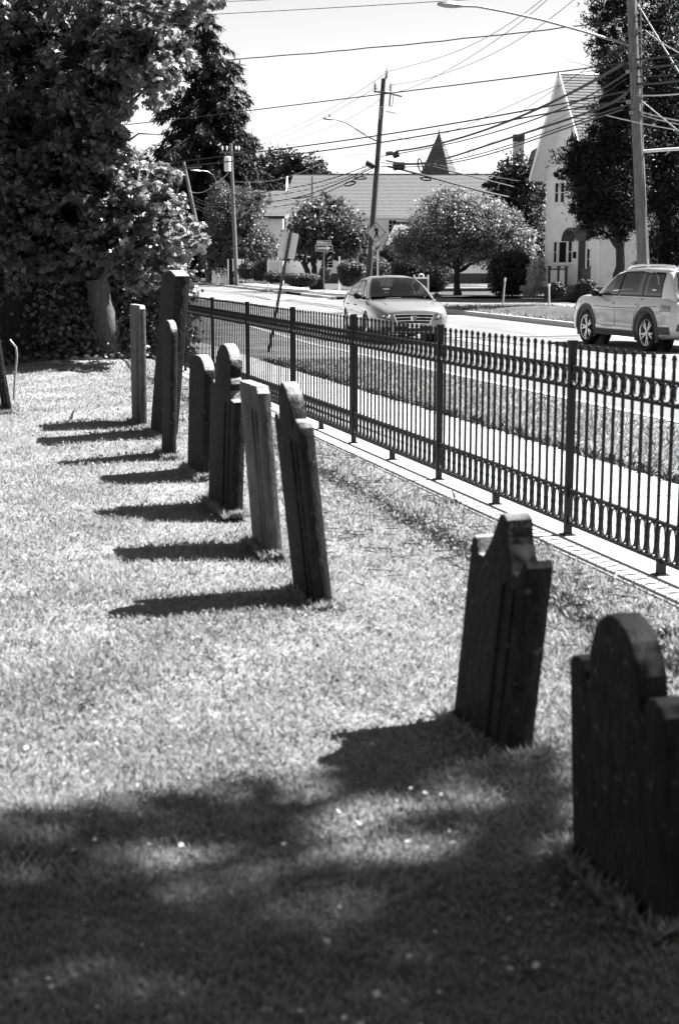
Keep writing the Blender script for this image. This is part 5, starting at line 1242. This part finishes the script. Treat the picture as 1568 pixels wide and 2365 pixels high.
# leaning middle pole
Y = 78; mb_ = P(848, 655, Y); mb_.z = -.05; mt = P(886, 181, Y)
mid = pole('dark leaning utility pole in the middle of the picture behind the sedan', mt, mb_, .175, .12, 'postdk')
lamp_arm(mid, [P(872, 327, Y), P(850, 316, Y-.3), P(825, 300, Y-.7), P(800, 284, Y-1.1), P(782, 277, Y-1.4), P(770, 275, Y-1.6)], P(770, 276, Y-1.6), .04)
mb = MB(); mb.tube([P(863,211,Y-.2), P(905,216,Y-.2)], .05, 6); mb.tube([P(897,215,Y-.2), P(928,223,Y-.2)], .045, 6); mb.build('crossarm', M['postdk'], mid)
MB().tube([P(888,184,Y-.1), P(893,172,Y-.1)], .04, 6).build('pole_top_bracket', M['metal'], mid)
for (x, y) in ((893,176),(866,206),(902,208)):
    mb = MB(); insulator(mb, P(x, y, Y-.2), k=1.5); mb.build('insulator', M['ceramic'], mid)
for (x, y, s_) in ((899,232,1),(876,262,-1)):
    p = P(x, y, Y-.25); mb = MB(); mb.tube([p+Vector((.05,0,.35)), p+Vector((0,0,-.3))], .045, 8); mb.tube([p+Vector((.22,0,.32)), p+Vector((.16,0,-.28))], .02, 6); mb.tube([p+Vector((.05,0,.35)), p+Vector((.22,0,.32))], .02, 5); mb.tube([p+Vector((0,0,-.3)), p+Vector((.16,0,-.28))], .02, 5); mb.build('fuse_cutout', M['ceramic'], mid)
mb = MB(); 
for i in range(8): p = P(893+i*2.6, 257+i*.7, Y-.2); mb.tube([p, p+Vector((.02,0,0))], .065, 7)
mb.tube([P(886,256,Y-.2), P(922,263,Y-.2)], .012, 5); mb.build('string_insulator', M['ceramic'], mid)
for (x, y, rx, ry, rz) in ((855,380,.26,.16,-.5),(921,384,.33,.2,.1),(899,354,.2,.12,.1),(914,357,.17,.17,.3)):
    p = P(x, y, Y-.3); T_ = Matrix.Translation(p) @ Matrix.Rotation(-rz, 4, 'Y'); mb = MB(); mb.tube([T_ @ Vector((-rx,0,0)), T_ @ Vector((-rx*.85,0,0)), T_ @ Vector((rx*.85,0,0)), T_ @ Vector((rx,0,0))], [ry*.6, ry, ry, ry*.6], 12); mb.build('splice_case', M['blackp'] if ry > .13 else M['plast'], mid, smooth=True)
# left pole with a transformer
Y = 118; lb_ = P(547, 662, Y); lb_.z = -.05; lt = P(533, 331, Y)
lp = pole('straight utility pole with a transformer in front of the street tree at left', lt, lb_, .19, .13)
p = P(526, 378, Y-.45); MB().tube([p-Vector((0,0,.62)), p-Vector((0,0,.58)), p+Vector((0,0,.5)), p+Vector((0,0,.58))], [.2,.27,.27,.2], 14).build('transformer', M['alum'], lp, smooth=True)
MB().box((-.9,-.1,-.06),(.9,.02,.06), Matrix.Translation(P(534,352,Y-.2))).build('crossarm', M['post'], lp)
for x in (514, 524, 545, 552): mb = MB(); insulator(mb, P(x, 345, Y-.2), k=1.2); mb.build('insulator', M['signw'], lp)
# far leaning pole behind the maple's edge, with its own lamp
Y = 140; fb = P(483, 655, Y); fb.z = -.05; ft = P(424, 372, Y)
fp = pole('far leaning utility pole showing between maple leaves left of the spruce foot', ft, fb, .22, .14)
MB().box((-1.4,-.1,-.07),(1.2,.02,.07), Matrix.Translation(P(437,388,Y-.2)) @ Matrix.Rotation(-.08, 4, 'Y')).build('crossarm', M['post'], fp)
lamp_arm(fp, [P(500,420,Y), P(492,404,Y-.5), P(480,396,Y-.9), P(466,394,Y-1.2)], P(464,395,Y-1.2), .04, ln=1.0)

# ================================================================== SIGNS
def plate(mb, c, rgt, up, w_, h_, nrm, th=.006, rad=.02):
    pts = []
    for (cx, cy, a0) in ((w_/2-rad, h_/2-rad, 0), (-w_/2+rad, h_/2-rad, 90), (-w_/2+rad, -h_/2+rad, 180), (w_/2-rad, -h_/2+rad, 270)):
        pts += [(cx+rad*math.cos(R(a0+30*i)), cy+rad*math.sin(R(a0+30*i))) for i in range(4)]
    return mb.prism(pts, c, rgt, up, nrm, th)
def text(s_, size, O, U, V, N_, m, parent, th=.004, sx=1.0, bold=0):
    cu = bpy.data.curves.new('text', 'FONT'); cu.body = s_; cu.size = size; cu.align_x = 'CENTER'; cu.align_y = 'CENTER'; cu.extrude = th; cu.offset = bold
    o = bpy.data.objects.new('tmp', cu); C.objects.link(o); me = bpy.data.meshes.new_from_object(o.evaluated_get(bpy.context.evaluated_depsgraph_get())); bpy.data.objects.remove(o)
    O, U, V, N_ = map(Vector, (O, U, V, N_))
    for v in me.vertices: c = v.co.copy(); v.co = O+U*c.x*sx+V*c.y+N_*(c.z+th)
    me.name = 'lettering'; return link('lettering', me, M[m], parent)
NF = Vector((0,-1,0)); UX = Vector((1,0,0)); UZ = Vector((0,0,1))
# leaning perforated post with the back of its sign, on the near verge
sb0 = G(621, 812); stp = P(672, 534, sb0.y); dv = (stp-sb0).normalized(); rt = dv.cross(Vector((0,1,0))).normalized(); rt = rt if rt.x > 0 else -rt
nf = Vector((rt.y*dv.z-rt.z*dv.y, rt.z*dv.x-rt.x*dv.z, rt.x*dv.y-rt.y*dv.x)); nf = nf if nf.y < 0 else -nf
ss_ = empty('leaning_sign_post', sb0, 'leaning perforated steel post showing the blank back of its sign just beyond the fence', 'sign post')
Lp = (stp-sb0).length
mb = MB(); mb.prism([(-.028,-.1),(.028,-.1),(.028,Lp),(-.028,Lp)], sb0, rt, dv, -nf, .008)
for s_ in (-1, 1): mb.prism([(s_*.028-(.008 if s_ > 0 else 0),-.1),(s_*.028+(0 if s_ > 0 else .008),-.1),(s_*.028+(0 if s_ > 0 else .008),Lp),(s_*.028-(.008 if s_ > 0 else 0),Lp)], sb0, rt, dv, nf, .03)
mb.build('post', M['railp'], ss_)
mb = MB()
for i in range(int(Lp/.05)): mb.prism([(-.007,-.007),(.007,-.007),(.007,.007),(-.007,.007)], sb0+dv*(.03+i*.05)+nf*.0095, rt, dv, nf, .001)
o = mb.build('holes', M['conc'], ss_); o['kind'] = 'stuff'
mb = MB(); plate(mb, sb0+dv*(Lp-.27)-nf*.02+rt*.0, rt, dv, .33, .50, -nf, .003, .03); mb.build('sign_plate', M['alum'], ss_)
# small sign behind it
q = P(649, 665, 92); q.z = 0; s2 = empty('small_sign', q, 'small white sign on a thin post seen left of the leaning perforated post', 'sign')
MB().tube([q, P(650, 580, 92)], .03, 8).build('post', M['metal'], s2); mb = MB(); plate(mb, P(648, 587, 91.9), UX, UZ, .36, .42, NF, .01); mb.build('sign_plate', M['signw'], s2)
# one-way and street name signs
Y = 90; q = P(748, 676, Y); q.z = 0; ow = empty('one_way_sign', q, 'street name plate over a one-way arrow plate, on a post by the crabapple', 'street sign')
MB().tube([q, P(748, 557, Y)], .032, 8).build('post', M['metal'], ow)
s_ = Y/F
c = P(748.3, 573, Y-.05); mb = MB(); plate(mb, c, UX, UZ, 38.5*s_, 14*s_, NF, .008, .04); pl1 = mb.build('one_way_plate', M['signb'], ow)
def bord(c, w_, h_, t_, m, parent, d=.012):
    for (x0, x1, y0, y1) in ((-w_/2,w_/2,h_/2-t_,h_/2),(-w_/2,w_/2,-h_/2,-h_/2+t_),(-w_/2,-w_/2+t_,-h_/2+t_,h_/2-t_),(w_/2-t_,w_/2,-h_/2+t_,h_/2-t_)):
        o = MB().prism([(x0,y0),(x1,y0),(x1,y1),(x0,y1)], c+NF*d, UX, UZ, NF, .004).build('border', M[m], parent)
bord(c, 38.5*s_, 14*s_, 1.0*s_, 'signw', ow)
ar = [(-16.0,-2.7),(6.5,-2.7),(6.5,-5.6),(16.2,0),(6.5,5.6),(6.5,2.7),(-16.0,2.7)]
MB().prism([(x*s_, y*s_) for x, y in ar], c+NF*.012, UX, UZ, NF, .004).build('arrow', M['signw'], ow)
text('ONE WAY', 4.6*s_, c+NF*.017+Vector((-5.0*s_,0,0)), UX, UZ, NF, 'signb', ow, .002, 1.05, 0)
c = P(748.3, 560.5, Y-.05); mb = MB(); plate(mb, c, UX, UZ, 32.5*s_, 9.6*s_, NF, .008, .03); mb.build('name_plate', M['plast'], ow)
bord(c, 32.5*s_, 9.6*s_, .8*s_, 'signw', ow)
text('Wilford', 8.0*s_, c+NF*.012+Vector((-4.2*s_,.0,0)), UX, UZ, NF, 'signw', ow, .002, .92, .008); text('Ave', 4.4*s_, c+NF*.012+Vector((11.2*s_,0,-.4*s_)), UX, UZ, NF, 'signw', ow, .002, 1, .003)
# pedestrian crossing sign
Y = 74; s_ = Y/F; q = P(872, 668, Y); q.z = 0; pc = empty('pedestrian_sign', q, 'diamond pedestrian crossing sign with arrow plate, beside the leaning middle pole', 'road sign')
MB().box((-.05,-.03,-q.z),(.05,.03,P(0,535,Y).z), Matrix.Translation(q)).build('post', M['alum'], pc)
c = P(868.5, 537, Y-.06); hw_ = 22.6*s_
MB().prism([(0,-hw_*1.07),(hw_,0),(0,hw_*1.07),(-hw_,0)], c, UX, UZ, NF, .008).build('diamond_plate', M['signy'], pc)
for sg, k_ in ((1,1),):
    o_, i_ = hw_*.96, hw_*.90; pts = [(0,-1.07),(1,0),(0,1.07),(-1,0)]
    for i in range(4):
        a, b = pts[i], pts[(i+1) % 4]; MB().prism([(a[0]*o_,a[1]*o_),(b[0]*o_,b[1]*o_),(b[0]*i_,b[1]*i_),(a[0]*i_,a[1]*i_)], c+NF*.012, UX, UZ, NF, .003).build('border', M['signb'], pc)
wk = MB(); k_ = s_
def seg(x0, y0, x1, y1, w0, w1):
    d = Vector((x1-x0, y1-y0)); n_ = Vector((-d.y, d.x)).normalized()
    wk.prism([((x0+n_.x*w0)*k_, (y0+n_.y*w0)*k_), ((x0-n_.x*w0)*k_, (y0-n_.y*w0)*k_), ((x1-n_.x*w1)*k_, (y1-n_.y*w1)*k_), ((x1+n_.x*w1)*k_, (y1+n_.y*w1)*k_)], c+NF*(.012+.0007*random.random()), UX, UZ, NF, .003)
wk.prism([(-3.2*k_+2.0*k_*math.cos(a*.524), 13.2*k_+2.0*k_*math.sin(a*.524)) for a in range(12)], c+NF*.012, UX, UZ, NF, .003)
seg(-.5, 10, 1.2, -.5, 2.2, 2.4); seg(1.5, 0, 4.8, -13, 1.9, 1.1); seg(.2, 0, -3.6, -13.5, 1.9, 1.1); seg(-1.8, 9.4, -4.2, 3.4, 1.2, .9); seg(-4.2, 3.6, -7.2, 1.2, .9, .7); seg(1.2, 9.6, 4.6, 6.2, 1.2, .9); seg(4.6, 6.4, 4.8, 1.2, .9, .7)
wk.build('walking_figure', M['signb'], pc)
c = P(871, 572.5, Y-.06); mb = MB(); plate(mb, c, UX, UZ, 25*s_, 13*s_, NF, .008, .03); mb.build('arrow_plate', M['signy'], pc)
for (a0, a1, b0, b1) in ((-12,12,5.6,6.1),(-12,12,-6.1,-5.6),(-12.2,-11.7,-5.6,5.6),(11.7,12.2,-5.6,5.6)): MB().prism([(a0*s_,b0*s_),(a1*s_,b0*s_),(a1*s_,b1*s_),(a0*s_,b1*s_)], c+NF*.012, UX, UZ, NF, .003).build('border', M['signb'], pc)
T2 = lambda x, y: ((x*.80-y*.60)*s_*-1*-1, (x*.60+y*.80)*s_)
MB().prism([T2(x, y) for x, y in [(6,-1.4),(6,1.4),(0,1.4),(0,3.6),(-6.5,0),(0,-3.6),(0,-1.4)]], c+NF*.012, UX, UZ, NF, .003).build('arrow', M['signb'], pc)
# A-frame board behind the sedan
Y = 62; s_ = Y/F; q = P(979, 690, Y); q.z = 0; af = empty('sandwich_board', q, 'white-framed folding sandwich board with a moulded handle behind the sedan roof', 'sign')
x0, x1 = P(960,0,Y).x, P(997,0,Y).x; zt, zb = P(0,640,Y).z, .02; tilt = .12
def ab(x, z, y=0): return Vector((x, Y-.25+tilt*(z-zb)+y, z))
for (u0, u1, z0, z1) in ((x0,x0+.07,zb,zt+.10),(x1-.07,x1,zb,zt+.10),(x0+.07,x1-.07,zt-.07,zt),(x0+.07,x1-.07,zb+.1,zb+.16)):
    vs = [ab(u0,z0),ab(u1,z0),ab(u1,z1),ab(u0,z1),ab(u0,z0,.05),ab(u1,z0,.05),ab(u1,z1,.05),ab(u0,z1,.05)]; MB().add(vs, [(0,1,2,3),(4,7,6,5),(0,4,5,1),(1,5,6,2),(2,6,7,3),(3,7,4,0)]).build('frame', M['signw'], af)
vs = [ab(x0+.07,zb+.16,.02),ab(x1-.07,zb+.16,.02),ab(x1-.07,zt-.07,.02),ab(x0+.07,zt-.07,.02),ab(x0+.07,zb+.16,.04),ab(x1-.07,zb+.16,.04),ab(x1-.07,zt-.07,.04),ab(x0+.07,zt-.07,.04)]
MB().add(vs, [(0,1,2,3),(4,7,6,5),(0,4,5,1),(1,5,6,2),(2,6,7,3),(3,7,4,0)]).build('panel', M['railp'], af)
xm = (x0+x1)/2; MB().tube([ab(xm-.1,zt), ab(xm-.09,zt+.1), ab(xm,zt+.13), ab(xm+.09,zt+.1), ab(xm+.1,zt)], .025, 7).build('handle', M['signw'], af, smooth=True)
vs = [ab(x0,zt,.08), ab(x1,zt,.08), Vector((x1,Y+.45,zb)), Vector((x0,Y+.45,zb))]; vs += [v+Vector((0,.04,0)) for v in vs]; MB().add(vs, [(0,1,2,3),(4,7,6,5),(0,4,5,1),(1,5,6,2),(2,6,7,3),(3,7,4,0)]).build('rear_leg', M['signw'], af)
# framed board and pillar sign posts in the far gardens
def board(name, label, x0, x1, y0, y1, xp0, xp1, yb, Y, mpan='alum'):
    q = P((x0+x1)/2, yb, Y); q.z = 0; r_ = empty(name, q, label, 'sign'); s_ = Y/F
    for x in (xp0, xp1): p = P(x, y0-2, Y); MB().box((p.x-.05,Y-.05,-.05),(p.x+.05,Y+.05,p.z)).build('post', M['trim'], r_)
    a, b = P(x0, y1, Y), P(x1, y0, Y); MB().box((a.x, Y-.09, a.z),(b.x, Y-.055, b.z)).build('panel', M[mpan], r_)
    for (u0,u1,z0,z1) in ((a.x-.05,b.x+.05,b.z,b.z+.07),(a.x-.05,b.x+.05,a.z-.07,a.z)): MB().box((u0,Y-.10,z0),(u1,Y-.052,z1)).build('frame', M['trim'], r_)
board('framed_sign', 'framed pale sign board on white posts left of the leaning sign post', 621, 646, 604, 628, 619, 648, 650, 96)
board('yard_sign', 'white sign board on two posts behind the left utility pole', 538, 558, 600, 624, 527, 562, 640, 123, 'signw')
q = P(784, 668, 92); q.z = 0; hp = empty('hanging_sign_post', q, 'white post with a side arm between the one-way sign and the cup-shaped hedge', 'sign post')
MB().box((-.06,-.06,0),(.06,.06,P(0,592,92).z), Matrix.Translation(q)).build('post', M['trim'], hp); p = P(784, 618, 92); MB().box((0,-.05,-.05),(1.0,.05,.05), Matrix.Translation(Vector((q.x+.061, 92, p.z)))).build('arm', M['trim'], hp)
p2 = P(797, 624, 92); MB().box((p2.x-.2,91.98,p2.z-.16),(p2.x+.2,92.02,p2.z+.13)).build('hanging_panel', M['plast'], hp)
# white picket panels far left
Y = 128; pf_ = empty('picket_fence', P(495, 645, Y).xy.to_3d(), 'two short white picket fence panels far down the pavement at left', 'fence')
for (x0, x1) in ((480, 492), (496, 511)):
    k_ = 0; x = P(x0,0,Y).x; xe = P(x1,0,Y).x
    while x < xe: 
        h_ = P(0,623,Y).z+.05*math.sin(k_*1.6); MB().prism([(0,.05),(.10,.05),(.10,h_-.05),(.05,h_),(0,h_-.05)], (x, Y, 0), UX, UZ, (0,1,0), .03).build('picket', M['trim'], pf_); x += .105; k_ += 1
    for z in (.4, 1.3): MB().box((P(x0,0,Y).x, Y+.032, z),(xe+.08, Y+.07, z+.1)).build('rail', M['trim'], pf_)
    MB().box((xe+.02,Y-.0,0),(xe+.12,Y+.12,P(0,622,Y).z)).build('post', M['trim'], pf_)
# marker stakes on the far verge
for (xb, yb, xt, yt, Y, lab) in ((1160,700,1166,641,58,'pale leaning marker stake on the far verge in front of the loose dark bush'), (1268,716,1267,655,50,'pale upright marker stake on the far verge in front of the steep house')):
    b = P(xb, yb, Y); b.z = -.03; t = P(xt, yt, Y); mb = MB().tube([b, t], .035, 7); r_ = empty('marker_stake', b, lab, 'stake', None); mb.build('stake_shaft', M['signy'], r_); MB().tube([t, t-(t-b)*.12], .038, 7).build('reflector', M['signw'], r_)

# ================================================================== OVERHEAD WIRES
def lag(pts, t):
    n = len(pts)-1; out = Vector((0,0,0)); ts = [i/n for i in range(n+1)]
    L_ = [0]
    for a, b in zip(pts, pts[1:]): L_.append(L_[-1]+(b-a).length)
    ts = [l/L_[-1] for l in L_]
    for i, p in enumerate(pts):
        c = 1.0
        for j_ in range(n+1):
            if j_ != i: c *= (t-ts[j_])/(ts[i]-ts[j_])
        out += p*c
    return out
def wire(label, pts, r, m='wire', wob=0, name='overhead_wire', sag=0):
    W_ = [P(*p) for p in pts]
    n = 40; q = [lag(W_, i/n) for i in range(n+1)]
    if sag: q = [p-Vector((0,0,sag*4*(i/n)*(1-i/n))) for i, p in enumerate(q)]
    if wob: q = [p+Vector((0,0,wob*math.sin(i*1.9)*math.sin(i*.7+1))) for i, p in enumerate(q)]
    o = MB().tube(q, r, 5).build(name, M[m], smooth=True, fix=False); tag(o, label, 'wire'); return o
wire('thin wire highest in the sky left of the long lamp head', [(-300,60,48),(510,32,44),(1035,2,40),(1500,-26,38)], .010)
wire('thin wire just entering the sky at the very top beside the maple', [(-300,22,48),(560,2,44),(1480,-60,38)], .009)
wire('twisted service cable crossing the upper sky from the maple to the near pole', [(-200,176,56),(496,140,50),(787,117,46),(1122,84,42),(1454,46,38)], .017, wob=.014)
wire('dark cable crossing the middle pole just below its crossarm', [(0,313,60),(453,270,55),(886,217,48),(1335,160,40),(1456,143,38)], .019)
wire('thick dark cable crossing the middle pole, upper of the close pair', [(200,404,62),(617,348,55),(873,313,50),(1285,242,42),(1462,208,38)], .024)
wire('thick dark cable crossing the middle pole, lower of the close pair', [(200,412,62),(453,381,58),(880,329,50),(1320,252,42),(1464,231,38)], .024)
wire('primary wire from the middle pole top, leftmost of three rising right', [(893,166,78),(1075,110,60),(1250,0,47),(1455,-190,38)], .011)
wire('primary wire from the middle pole, centre one of three rising right', [(870,203,78),(1000,180,66),(1160,82,54),(1262,0,46),(1465,-200,38)], .011)
wire('primary wire from the middle pole crossarm, rightmost of three rising right', [(902,196,78),(1060,158,64),(1324,0,46),(1475,-150,38)], .011)
wire('thin primary from the middle pole top down to the left pole, upper of three', [(893,168,78),(790,235,90),(640,310,106),(534,335,118)], .014)
wire('thin primary from the middle pole down to the left pole, middle of three', [(866,204,78),(760,265,92),(640,322,106),(545,346,118)], .014)
wire('thin primary from the middle pole down to the left pole, lowest of three', [(884,222,78),(780,285,92),(640,335,106),(552,350,118)], .014)
wire('thick telephone cable sagging from the middle pole splice up to the near pole', [(915,349,78),(1040,325,66),(1164,284,56),(1441,146,38.5)], .046)
wire('cable just below the thick telephone cable, rising from the middle pole', [(880,361,78),(1000,340,68),(1140,306,58),(1449,167,38.5)], .026)
wire('thick taped cable passing the hanging loop and rising to the near pole', [(892,371,78),(940,378,74),(1050,360,64),(1164,323,56),(1448,212,38.5)], .042)
wire('cable beneath the taped one across the spire, upper of two', [(880,375,78),(1000,377,68),(1180,334,55),(1448,243,38.5)], .022)
wire('lowest cable across the spire rising to the near pole', [(880,384,78),(1030,378,66),(1235,322,50),(1440,252,38.5)], .026)
wire('thin wire between the taped cable and the telephone cable', [(884,364,78),(1050,345,64),(1230,300,50),(1448,180,38.5)], .008)
wire('heavy service drop from the middle pole to the left corner of the steep house', [(895,384,78),(990,408,78),(1100,438,78.5),(1259,469,79)], .060)
wire('second service drop above the heavy one, reaching the steep house', [(985,380,78),(1060,400,78),(1160,425,78.5),(1259,452,79)], .034)
wire('thin service drop highest on the steep house corner', [(1000,378,78),(1120,404,78.5),(1259,428,79)], .018)
for k_, (yl, ya, rr_, lab) in enumerate([(444,382,.032,'topmost of the cables sagging left from the middle pole'),(452,388,.022,'second of the cables sagging left from the middle pole'),(463,392,.036,'third of the cables sagging left from the middle pole, with slack loops'),(473,398,.028,'lowest of the cables sagging left from the middle pole')]):
    wire(lab, [(860,ya-4-0*k_,78),(760,ya+32+4*k_,90),(660,yl-8+3*k_,104),(541,yl+6,118)], rr_)
for k_, (y0, y1) in enumerate([(470,455),(478,462),(489,471),(497,478)]):
    wire(['upper','second','third','lowest'][k_]+' of four cables between the left pole and the far leaning pole', [(541,y0-12,118),(500,y1+16,128),(448,y1,140)], .03)
wire('slack wire dropping from the transformer pole to the far leaning pole', [(528,400,118),(500,425,125),(462,445,134),(436,440,140)], .022, 'wirelt')
wire('slack wire from the left pole drooping towards the street tree', [(534,418,118),(600,420,112),(700,396,100),(862,360,78.4)], .016, 'wirelt')
for k_, (x0, y0, x1, y1, m_, rr_, lab) in enumerate([(1470,255,1600,283,'wirelt',.016,'pale wire leaving the near pole to the right, uppermost of the pale three'),(1470,262,1600,292,'wirelt',.014,'pale wire leaving the near pole to the right, middle of the pale three'),(1400,266,1600,305,'wirelt',.015,'pale wire passing behind the near pole, lowest of the pale three'),
    (1462,220,1600,213,'wirelt',.020,'thick pale cable leaving the near pole level to the right'),(1462,195,1600,180,'wire',.030,'thick dark cable leaving the near pole right above the level pale cable'),(1462,178,1600,163,'wire',.014,'thin dark wire leaving the near pole to the right, middle height'),(1462,158,1600,140,'wire',.030,'thick dark cable leaving the near pole right, second from its lamp arm'),(1462,138,1600,118,'wire',.026,'dark cable leaving the near pole right just below the lamp arm'),(1456,50,1600,36,'wire',.014,'thin dark wire leaving the near pole right near its top')]):
    wire(lab, [(x0,y0,38),((x0+x1)/2,(y0+y1)/2+3,36),(x1,y1,34)], rr_, m_)
wire('upper guy wire slanting down right from the near pole', [(1466,0,38),(1600,222,36)], .018, 'wirelt', name='guy_wire')
wire('lower guy wire slanting down right from the near pole', [(1468,222,38),(1600,330,36)], .016, 'wirelt', name='guy_wire')
wire('kinked bright service wire right of the near pole below its top', [(1490,70,38),(1530,100,37),(1600,138,36)], .014, 'wirelt')
wire('thin faint wire descending from the near pole across the sky beside the gable', [(1454,92,38),(1352,160,46),(1290,200,52),(1200,262,64)], .012)
wire('thin messenger wire curling under the thick pair beside the spire', [(905,313,78),(960,322,72),(1080,288,62),(1290,196,50)], .012)
def loop(label, x, y, rx, ry, Y, rot, r=.03):
    c = P(x, y, Y); k_ = Y/F; pts = [c+Vector((rx*k_*math.cos(t)*math.cos(rot)-ry*k_*math.sin(t)*math.sin(rot), .05*math.sin(t), rx*k_*math.cos(t)*math.sin(rot)+ry*k_*math.sin(t)*math.cos(rot))) for t in np.linspace(0, 2*math.pi, 25)]
    o = MB().tube(pts, r, 6).build('cable_loop', M['wire'], smooth=True, fix=False); tag(o, label, 'cable loop')
loop('narrow black cable loop hanging beside the spire', 970.5, 382, 5, 15, 72, .22, .035)
loop('thin wire ring hanging from the cables between the spire and the chimney', 1087, 352, 6, 10, 60, -.4, .012)
loop('flat black slack loop under the cables left of the middle pole', 832, 411.5, 14, 3, 79, .05, .035)
loop('slanted black slack loop left of the flat one', 808, 424, 13, 4, 80, .25, .04)
loop('black slack loop on the heavy service drop right of the middle pole', 983, 413, 12, 3.4, 78, -.1, .035)
loop('small pale wire loop left of the middle pole splice', 840, 390, 3, 8, 79, .1, .014)
